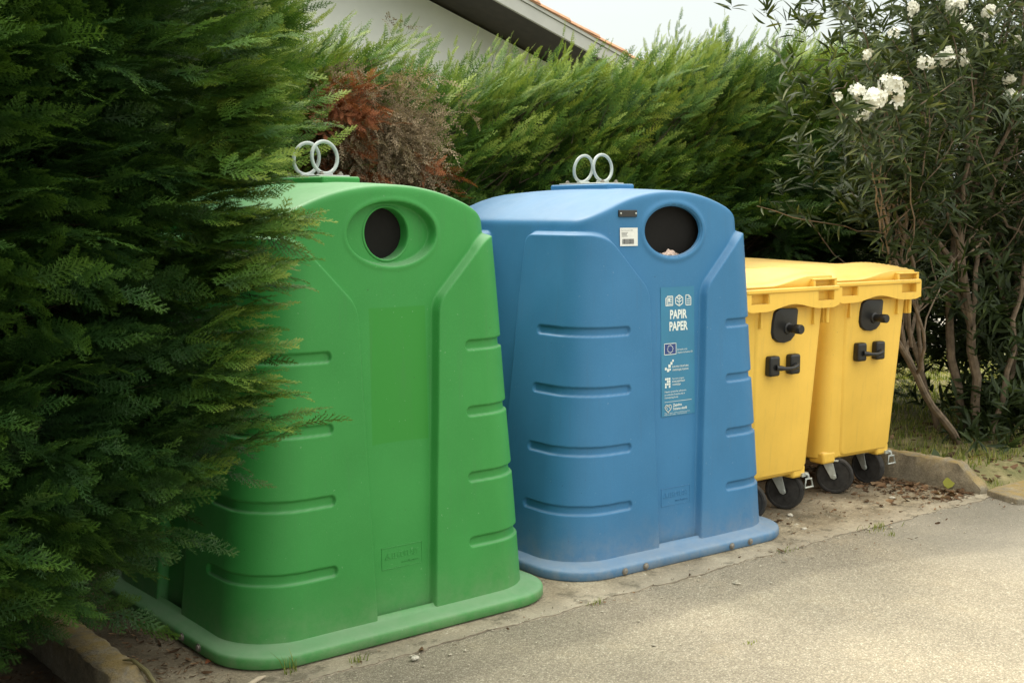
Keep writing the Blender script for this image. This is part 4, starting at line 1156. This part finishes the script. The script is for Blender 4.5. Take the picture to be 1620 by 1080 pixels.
b.inputs['Roughness'].default_value = .95; bump(nt, b, noise(nt, co, 40, 6, .7), 1, .02); M['turf'] = m
m, nt, b, out = newmat('mossy_kerb_concrete'); co = wco(nt); g = nt.nodes.new('ShaderNodeNewGeometry')
kb = ramp(nt, noise(nt, co, 9, 8, .7), [(.3, (.15, .132, .10)), (.55, (.27, .235, .175)), (.75, (.42, .37, .28))])
kb = mix(nt, 1, kb, ramp(nt, noise(nt, co, 120, 4, .7), [(.3, .7), (.7, 1.25)]), 'MULTIPLY')
nz_ = sepxyz(nt, g.outputs['Normal'])[2]
lich = mathn(nt, 'MULTIPLY', ramp(nt, noise(nt, co, 16, 6, .7), [(.36, 0), (.58, 1)]), mathn(nt, 'MULTIPLY', nz_, .75, clamp=True), clamp=True)
kb = mix(nt, lich, kb, (.34, .24, .08))
nt.links.new(kb, b.inputs['Base Color']); b.inputs['Roughness'].default_value = .95; b.inputs['Specular IOR Level'].default_value = .2
bump(nt, b, mathn(nt, 'ADD', noise(nt, co, 70, 6, .75), mathn(nt, 'MULTIPLY', noise(nt, co, 12, 4), 2)), .9, .006); M['kerb'] = m

sheet('ground', [(-150, -150), (150, -150), (150, 150), (-150, 150)], -.012, M['turf'])
sheet('road', [(-60, -12), (60, -12), (60, -.76), (-60, -.76)], -.004, M['asphalt'])
rd = sheet('far_road', [(9.5, 3.2), (60, 14), (60, 24), (9.5, 8.5)], -.006, simple('pale_gravel', (.42, .39, .33), .95))
sheet('soil_bed', [(-6, -.80), (-1.0, -.80), (-1.0, .6), (-.98, 2.6), (-6, 2.6)], .0, M['soil'])
sheet('soil_strip', [(-1.2, .82), (5.7, .82), (5.7, 2.4), (-1.2, 2.4)], -.002, M['soil'])
# concrete slab with a slightly ragged, chipped front edge
xs = np.arange(-1.02, 3.66, .02); n = len(xs)
fy_ = -.79 + .008 * np.sin(xs * 9) + .006 * np.sin(xs * 31 + 1) + rng.normal(0, .0035, n) - .03 * smst((xs - 2.2) / .9)
V = []; F = []
for i in range(n): V += [(xs[i], fy_[i], -.010), (xs[i], fy_[i] + .004, .000), (xs[i], fy_[i] + .10, .002), (xs[i], .86, .002)]
for i in range(n - 1):
    for k in range(3): F.append((4 * i + k, 4 * (i + 1) + k, 4 * (i + 1) + k + 1, 4 * i + k + 1))
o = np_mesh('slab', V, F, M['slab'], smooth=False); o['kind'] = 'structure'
# dark joint in front of the slab
V = []; F = []
m_joint = simple('joint_dirt', (.17, .14, .10), .95, grain=.5, scale=30, bmp=.5)
for i in range(n):
    wv = .0045 * abs(math.sin(xs[i] * 23)) * max(0, math.sin(xs[i] * 5.3 + 1)) + .002 * rng.random() - .0042
    V += [(xs[i], fy_[i] - wv, -.0015), (xs[i], fy_[i] + .004, .0008)]
for i in range(n - 1): F.append((2 * i, 2 * i + 2, 2 * i + 3, 2 * i + 1))
o = np_mesh('joint', V, F, m_joint, smooth=False); o['kind'] = 'structure'

def rough_kerb(name, prof, y_list, label, shift):
    """kerb running along y; prof(y) gives (x0,x1,ztop)"""
    V = []; F = []; m = 8
    for j, y in enumerate(y_list):
        x0, x1, zt = prof(y); jj = rng.normal(0, .0025, (m, 3))
        ring = [(x0, -.01), (x0, zt * .5), (x0 + .004, zt - .008), (x0 + .014, zt), (x1 - .014, zt + .001), (x1 - .003, zt - .010), (x1, zt * .5), (x1, -.01)]
        for k, (x, z) in enumerate(ring): V.append((x + jj[k, 0] + shift * y, y + jj[k, 1], z + jj[k, 2] * (z > 0)))
    for j in range(len(y_list) - 1):
        for k in range(m - 1): F.append((j * m + k, (j + 1) * m + k, (j + 1) * m + k + 1, j * m + k + 1))
    q = MB(); q.add(V, F + [tuple(range(m)), tuple(range(len(V) - 1, len(V) - m - 1, -1))])
    o = q.build(name, M['kerb'], smooth=True, angle=50); tag(o, label, 'kerb', None); return o
rough_kerb('concrete_kerb', lambda y: (3.485, 3.565, .15 if y > -.62 else .15 - .125 * (-.62 - y) / .15), np.concatenate([np.arange(1.0, -.60, -.035), np.arange(-.62, -.775, -.02)]),
           'lichen topped concrete kerb with a sloping end beside the far yellow bin', 0)
rough_kerb('concrete_kerb', lambda y: (-1.10, -.985, .13 if y > -.66 else .13 - .11 * (-.66 - y) / .13), np.concatenate([np.arange(.9, -.64, -.035), np.arange(-.66, -.80, -.02)]),
           'mossy concrete kerb under the dark conifer in the lower left corner', 0)
q = MB(); q.prism([(3.500, -.785), (3.435, -.985), (3.50, -1.02), (4.6, -1.06), (4.6, -.80), (3.62, -.77)], -.008, .028, 'z')
o = q.build('dropped_kerb', M['kerb'], bevel=.006); tag(o, 'low flush kerb stone at the right edge in front of the shrub', 'kerb')
# verge behind the right kerb: gently bumped earth
gx, gy_ = np.meshgrid(np.linspace(3.59, 9.5, 150), np.linspace(-.80, 3.4, 110))
gzv = .055 + .018 * np.sin(gx * 3.1) * np.cos(gy_ * 4) + .02 * np.sin(gx * 9 + gy_ * 7) * .4
gzv = gzv * smst((gy_ + .80) / .25) * (1 - smst((gx - 8.6) / .8)) * (1 - smst((gy_ - 2.6) / .7)) + .002
V = np.stack([gx, gy_, gzv], -1).reshape(-1, 3); idx = np.arange(gx.size).reshape(gx.shape)
F = np.stack([idx[:-1, :-1], idx[:-1, 1:], idx[1:, 1:], idx[1:, :-1]], -1).reshape(-1, 4)
m, nt, b, out = newmat('verge_earth'); co = wco(nt)
nt.links.new(ramp(nt, noise(nt, co, 5, 8, .7), [(.3, (.12, .13, .045)), (.5, (.22, .20, .085)), (.7, (.40, .33, .18))]), b.inputs['Base Color'])
b.inputs['Roughness'].default_value = .95; bump(nt, b, noise(nt, co, 40, 6, .7), 1, .015); M['verge'] = m
o = np_mesh('verge', V, F, M['verge']); o['kind'] = 'structure'
def verge_z(x, y):
    z = .055 + .018 * np.sin(x * 3.1) * np.cos(y * 4) + .008 * np.sin(x * 9 + y * 7)
    return z * smst((y + .80) / .25) * (1 - smst((x - 8.6) / .8)) * (1 - smst((y - 2.6) / .7)) + .002

# grass blades
def blades(n, xf, yf, zf, h, rg, wid=.0035):
    x = xf(n); y = yf(n); z = zf(x, y); hh = h * rg.uniform(.4, 1.2, n); a = rg.uniform(0, 6.28, n); ln_ = rg.normal(0, .35, (n, 2)) * hh[:, None]
    dx = np.cos(a) * wid; dy = np.sin(a) * wid
    A = np.stack([x - dx, y - dy, z], -1); B_ = np.stack([x + dx, y + dy, z], -1)
    C_ = np.stack([x + ln_[:, 0] * .4 + dx * .6, y + ln_[:, 1] * .4 + dy * .6, z + hh * .6], -1); D_ = np.stack([x + ln_[:, 0] * .4 - dx * .6, y + ln_[:, 1] * .4 - dy * .6, z + hh * .6], -1)
    E_ = np.stack([x + ln_[:, 0], y + ln_[:, 1], z + hh], -1)
    V = np.stack([A, B_, C_, D_, E_], 1).reshape(-1, 3); k = np.arange(n)[:, None] * 5
    F = np.concatenate([k + [0, 1, 2], k + [0, 2, 3], k + [3, 2, 4]])
    return V, F, np.repeat(rg.uniform(0, 1, n) ** 1.3, 5)
rg = np.random.default_rng(9)
V, F, T = blades(26000, lambda n: rg.uniform(3.62, 9.0, n), lambda n: rg.uniform(-.55, 3.2, n), verge_z, .05, rg)
o = np_mesh('grass', V, F, M['grass'], smooth=False, attr=T); tag(o, 'short patchy green and straw coloured grass behind the kerb', 'grass', kind='stuff')

# litter: small curled dead leaves and needles
def litter(n, xy, zf, size, rg, asp=.35):
    x, y = xy(n); z = zf(x, y) + .004; a = rg.uniform(0, 6.28, n); s = size * rg.lognormal(0, .45, n)
    d = np.stack([np.cos(a), np.sin(a), rg.normal(0, .18, n)], -1); nr = np.array([0, 0, 1.0]) + rg.normal(0, .4, (n, 3))
    tp = [(np.array([(-.5 * k, -.3, 0), (0, -.5, .05), (.5 * k, -.2, 0), (.4 * k, .3, .08), (0, .5, .15), (-.4 * k, .25, .05)]), np.array([(0, 1, 2), (0, 2, 3), (0, 3, 5), (5, 3, 4)])) for k in (asp, asp * .3, asp * 1.4)]
    return place(tp, np.stack([x, y, z], -1), basis(d, nr), s, rg.uniform(0, .85, n), rg.integers(0, 3, n))
L_ = []
L_.append(litter(1500, lambda n: (3.46 - np.abs(rg.normal(0, .20, n)), rg.uniform(-.75, .9, n)), lambda x, y: .002 + 0 * x, .028, rg))
L_.append(litter(1900, lambda n: (rg.uniform(1.95, 3.45, n), .75 - np.abs(rg.normal(0, .50, n))), lambda x, y: .002 + 0 * x, .022, rg))
L_.append(litter(520, lambda n: (rg.uniform(1.7, 3.45, n), rg.normal(-.45, .25, n)), lambda x, y: .002 + 0 * x, .012, rg))
L_.append(litter(1300, lambda n: (rg.uniform(-.98, -.68, n), rg.uniform(-.70, .8, n)), lambda x, y: .002 + 0 * x, .016, rg, .2))
L_.append(litter(900, lambda n: (rg.uniform(-1.6, -1.12, n), rg.uniform(-.8, .2, n)), lambda x, y: .0 + 0 * x, .020, rg, .2))
L_.append(litter(900, lambda n: (rg.uniform(3.62, 5.6, n), rg.uniform(-.7, .5, n)), verge_z, .035, rg))
L_.append(litter(200, lambda n: (rg.uniform(-.6, 3.4, n), rg.normal(-.80, .03, n)), lambda x, y: .000 + 0 * x, .010, rg))
V, F, T = join(L_)
o = np_mesh('leaf_litter', V, F, M['litter'], smooth=False, attr=T); tag(o, 'scattered dry brown leaves and needles on the slab and verge', 'leaf litter', kind='stuff')
# grit and small stones
n = 1500; P = np.stack([rg.uniform(-1, 3.5, n), rg.normal(-.70, .28, n), np.full(n, .001)], -1); P = P[P[:, 1] > -1.6]; n = len(P)
oc = np.array([(1, 0, 0), (-1, 0, 0), (0, 1, 0), (0, -1, 0), (0, 0, .7), (0, 0, -.5)]) ; of = np.array([(0, 2, 4), (2, 1, 4), (1, 3, 4), (3, 0, 4), (2, 0, 5), (1, 2, 5), (3, 1, 5), (0, 3, 5)])
a = rg.uniform(0, 6.28, n); s = .0028 * rg.lognormal(0, .5, n)
V = (oc[None] * s[:, None, None] * rg.uniform(.6, 1.3, (n, 6, 1))) ; ca, sa = np.cos(a)[:, None], np.sin(a)[:, None]
V = np.stack([V[..., 0] * ca - V[..., 1] * sa, V[..., 0] * sa + V[..., 1] * ca, V[..., 2]], -1) + P[:, None, :]
o = np_mesh('grit', V.reshape(-1, 3), (of[None] + (np.arange(n) * 6)[:, None, None]).reshape(-1, 3), simple('pale_grit', (.42, .38, .30), .9, grain=.4, scale=90), smooth=False)
tag(o, 'loose pale grit along the slab joint', 'grit', kind='stuff')

# individual little plants, leaves and twigs
def tuft(x, y, z, n, h, label, sp=.02, name='grass_tuft'):
    r = np.random.default_rng(int(abs(x * 1000 + y * 77))); t = []
    V, F, T = blades(n, lambda k: x + r.normal(0, sp, k), lambda k: y + r.normal(0, sp * .5, k), lambda a, b: z + 0 * a, h, r, .0018)
    o = np_mesh(name, V, F, M['grass'], smooth=False, attr=T * .75); tag(o, label, 'weed', 'small weeds on the pavement'); return o
tuft(-.52, -.705, 0, 16, .075, 'thin upright grass blades at the near corner of the green bell')
tuft(-.30, -.755, 0, 26, .03, 'small leafy weed in front of the green bell skirt', .018, 'small_weed')
tuft(.72, -.80, 0, 26, .022, 'tiny weed in the slab joint between the two bells', .02, 'small_weed')
tuft(1.85, -.79, 0, 30, .018, 'tiny weed beside the right end of the blue bell skirt', .03, 'small_weed')
tuft(2.47, -.83, 0, 44, .030, 'straw coloured grass tuft on the joint in front of the yellow bins', .045)
tuft(2.42, -.93, 0, 18, .025, 'small green tuft on the asphalt just ahead of the straw coloured tuft', .02)
tuft(.83, -1.45, 0, 12, .012, 'tiny dry tuft alone on the open asphalt', .012)
tuft(3.66, -.72, .01, 50, .045, 'green weeds growing at the sloping end of the right kerb', .05)
def single_leaf(name, loc, size, eul, mat, label, cat='leaf', bend=.2, wd=.3):
    V, F = leaf_tpl(bend, 1, wd); o = np_mesh(name, V * size, F, mat, attr=np.full(len(V), .5)); o.location = loc; o.rotation_euler = eul; tag(o, label, cat); return o
single_leaf('fallen_leaf', (3.462, -.585, .006), .075, (R(65), 0, R(-75)), M['yleaf'], 'round yellow green leaf leaning on the right kerb face', bend=.1, wd=.42)
single_leaf('broad_leaf', (3.72, -.36, .06), .10, (R(72), 0, R(-30)), M['oleander'], 'upright dark green leaf standing behind the right kerb', bend=.15, wd=.30)
single_leaf('dried_leaf', (-.70, -.47, .008), .09, (R(4), 0, R(-60)), M['rust'], 'rusty dried leaf on the slab beside the green bell skirt', bend=.1, wd=.16)
q = MB(); q.tube([(-1.02, -.60, .134), (-1.005, -.64, .142), (-.985, -.69, .118), (-.975, -.73, .085), (-.972, -.76, .055), (-.965, -.79, .02)], [.002, .006, .008, .007, .005, .001], 8)
o = q.build('dry_twig', simple('olive_twig', (.16, .14, .06), .7)); tag(o, 'curved olive brown twig lying over the end of the left kerb', 'twig')
q = MB(); q.tube([(-.70, -.735, .008), (-.63, -.70, .010), (-.60, -.69, .009)], [.007, .008, .003], 8)
o = q.build('dry_twig', simple('pale_twig', (.45, .38, .28), .8)); tag(o, 'pale broken stick on the ground in front of the green bell corner', 'twig')
for k, (x, y, s, lb) in enumerate(((-.14, -.85, .012, 'pale pebble on the asphalt in front of the green bell'), (2.35, -.42, .014, 'pale pebble on the slab just in front of the yellow bin wheels'), (3.05, -.52, .013, 'pale pebble near the right kerb foot'), (2.2, -.62, .010, 'small light stone near the slab joint right of the blue bell'))):
    bm = bmesh.new(); bmesh.ops.create_icosphere(bm, subdivisions=2, radius=s)
    for v in bm.verts: v.co = Vector((v.co.x * 1.3, v.co.y, v.co.z * .6)) * (1 + .15 * math.sin(v.co.x * 400 + v.co.y * 230 + k))
    me = bpy.data.meshes.new('pebble'); bm.to_mesh(me); bm.free(); me.materials.append(simple('pebble_stone', (.48, .45, .38), .9, grain=.3, scale=200))
    o = link(bpy.data.objects.new('pebble', me)); o.location = (x, y, s * .5); o.rotation_euler = (0, 0, k); tag(o, lb, 'pebble', 'pale pebbles')

# ------------------------------------------------------------------ house
hs = empty('house', (2, 6, 0)); tag(hs, 'white rendered house with a dark soffit, pale barge board and terracotta roof tiles', 'house')
# rake line in the plane y = 4.4 : z = 3.289 - .2487*(x - 4.352)
YF = 4.4; SL = -.317
def zr(x): return 3.289 + SL * (x - 4.345)
XR, XL = 7.6, -4.2; XP = -.2
def zroof(x): return zr(x) if x > XP else zr(XP) - SL * (x - XP)
q = MB(); yw = YF + .655
poly = [(XL + .5, 0), (XR - .6, 0), (XR - .6, zr(XR - .6) - .02), (XP, zr(XP) - .02), (XL + .5, zroof(XL + .5) - .02)]
q.prism(poly, yw, yw + .3, 'y'); q.build('wall', M['render_wall'], hs)
q = MB(); q.box(XR - .9, XR - .6, yw + .3, yw + 7, 0, zr(XR - .6) - .04); q.build('side_wall', M['render_wall'], hs)
q = MB(); q.box(XL + .5, XL + .8, yw + .3, yw + 7, 0, zroof(XL + .5) - .1); q.build('side_wall', M['render_wall'], hs)
def slab_along(x0, x1, y0, y1, off0, off1):
    return [(x0, y0, zroof(x0) + off0), (x1, y0, zroof(x1) + off0), (x1, y1, zroof(x1) + off0), (x0, y1, zroof(x0) + off0),
            (x0, y0, zroof(x0) + off1), (x1, y0, zroof(x1) + off1), (x1, y1, zroof(x1) + off1), (x0, y1, zroof(x0) + off1)]
BF = [(0, 3, 2, 1), (4, 5, 6, 7), (0, 1, 5, 4), (1, 2, 6, 5), (2, 3, 7, 6), (3, 0, 4, 7)]
so_ = MB()
for a, b_ in ((XP, XR), (XL, XP)): so_.add(slab_along(a, b_, YF + .03, yw + 7, -.004, .050), BF)
roof = so_.build('roof', M['soffit'], hs, smooth=False)
fa = MB()
for a, b_ in ((XP, XR), (XL, XP)):
    fa.add(slab_along(a, b_, YF, YF + .028, -.005, .115), BF)
fa.build('barge_board', M['fascia'], roof, bevel=.003)
fl_ = MB()
for a, b_ in ((XP, XR), (XL, XP)): fl_.add(slab_along(a, b_, YF - .012, YF + .02, .117, .150), BF)
fl_.build('flashing', M['fascia'], roof)
# tiles: courses of overlapping barrel tiles, first rows along the rake
tl = MB(); random.seed(4)
for side in (1, -1):
    x = XP; k = 0
    while (x < XR) if side == 1 else (x > XL):
        x2 = x + side * .36
        for r_ in range(30):
            y = YF - .03 + r_ * .24
            pts = []
            for j in range(7):
                a = math.pi * j / 6; pts.append((-math.cos(a) * .118, math.sin(a) * .055))
            jx = random.uniform(-.006, .006)
            lift = .150
            vs = []
            for xe, dz in ((x - side * .05, .0), (x2, .018)):
                for (dy, h) in pts: vs.append((xe + jx, y + .12 + dy, zroof(xe) + lift + h + dz))
                for (dy, h) in pts: vs.append((xe + jx, y + .12 + dy * .86, zroof(xe) + lift + h * .78 - .012 + dz))
            fs = [(j, j + 1, j + 15, j + 14) for j in range(6)] + [(14 + j, 15 + j, 22 + j, 21 + j) for j in range(6)] + [(7 + j, 8 + j, 22 + j, 21 + j)[::-1] for j in range(6)]
            tl.add(vs, fs)
        x = x2
tl.build('roof_tiles', M['tile'], roof, angle=60)
# verge mortar bed closing the row ends
vb = MB()
for a, b_ in ((XP, XR), (XL, XP)): vb.add(slab_along(a, b_, YF - .02, YF + 7.2, .1505, .165), BF)
vb.build('tile_bed', M['tile'], roof)

# ------------------------------------------------------------------ distant greenery beyond the gap
rg = np.random.default_rng(77)
n = 2600; x = rg.uniform(8, 40, n); y = 12 + .35 * x + rg.normal(0, 1.2, n); z = rg.uniform(0, 3.4, n) ** 1.0
P = np.stack([x, y, z], -1); d = rg.normal(0, .5, (n, 3)) + [0, -.4, .5]
V, F, T = place(TPL_D, P, basis(d, rg.normal(0, 1, (n, 3))), rg.uniform(.8, 1.4, n), rg.uniform(.2, .7, n), rg.integers(0, 2, n))
o = np_mesh('distant_trees', V, F, M['cypress'], smooth=False, attr=T); tag(o, 'far belt of dark greenery beyond the road', 'trees', kind='stuff')
for root in (lt, lt2, hd, ol, hs):
    for ch in root.children: ch.location = -root.location
for ob in bpy.data.objects:
    if ob.get('kind') == 'structure' and 'category' in ob: del ob['category']
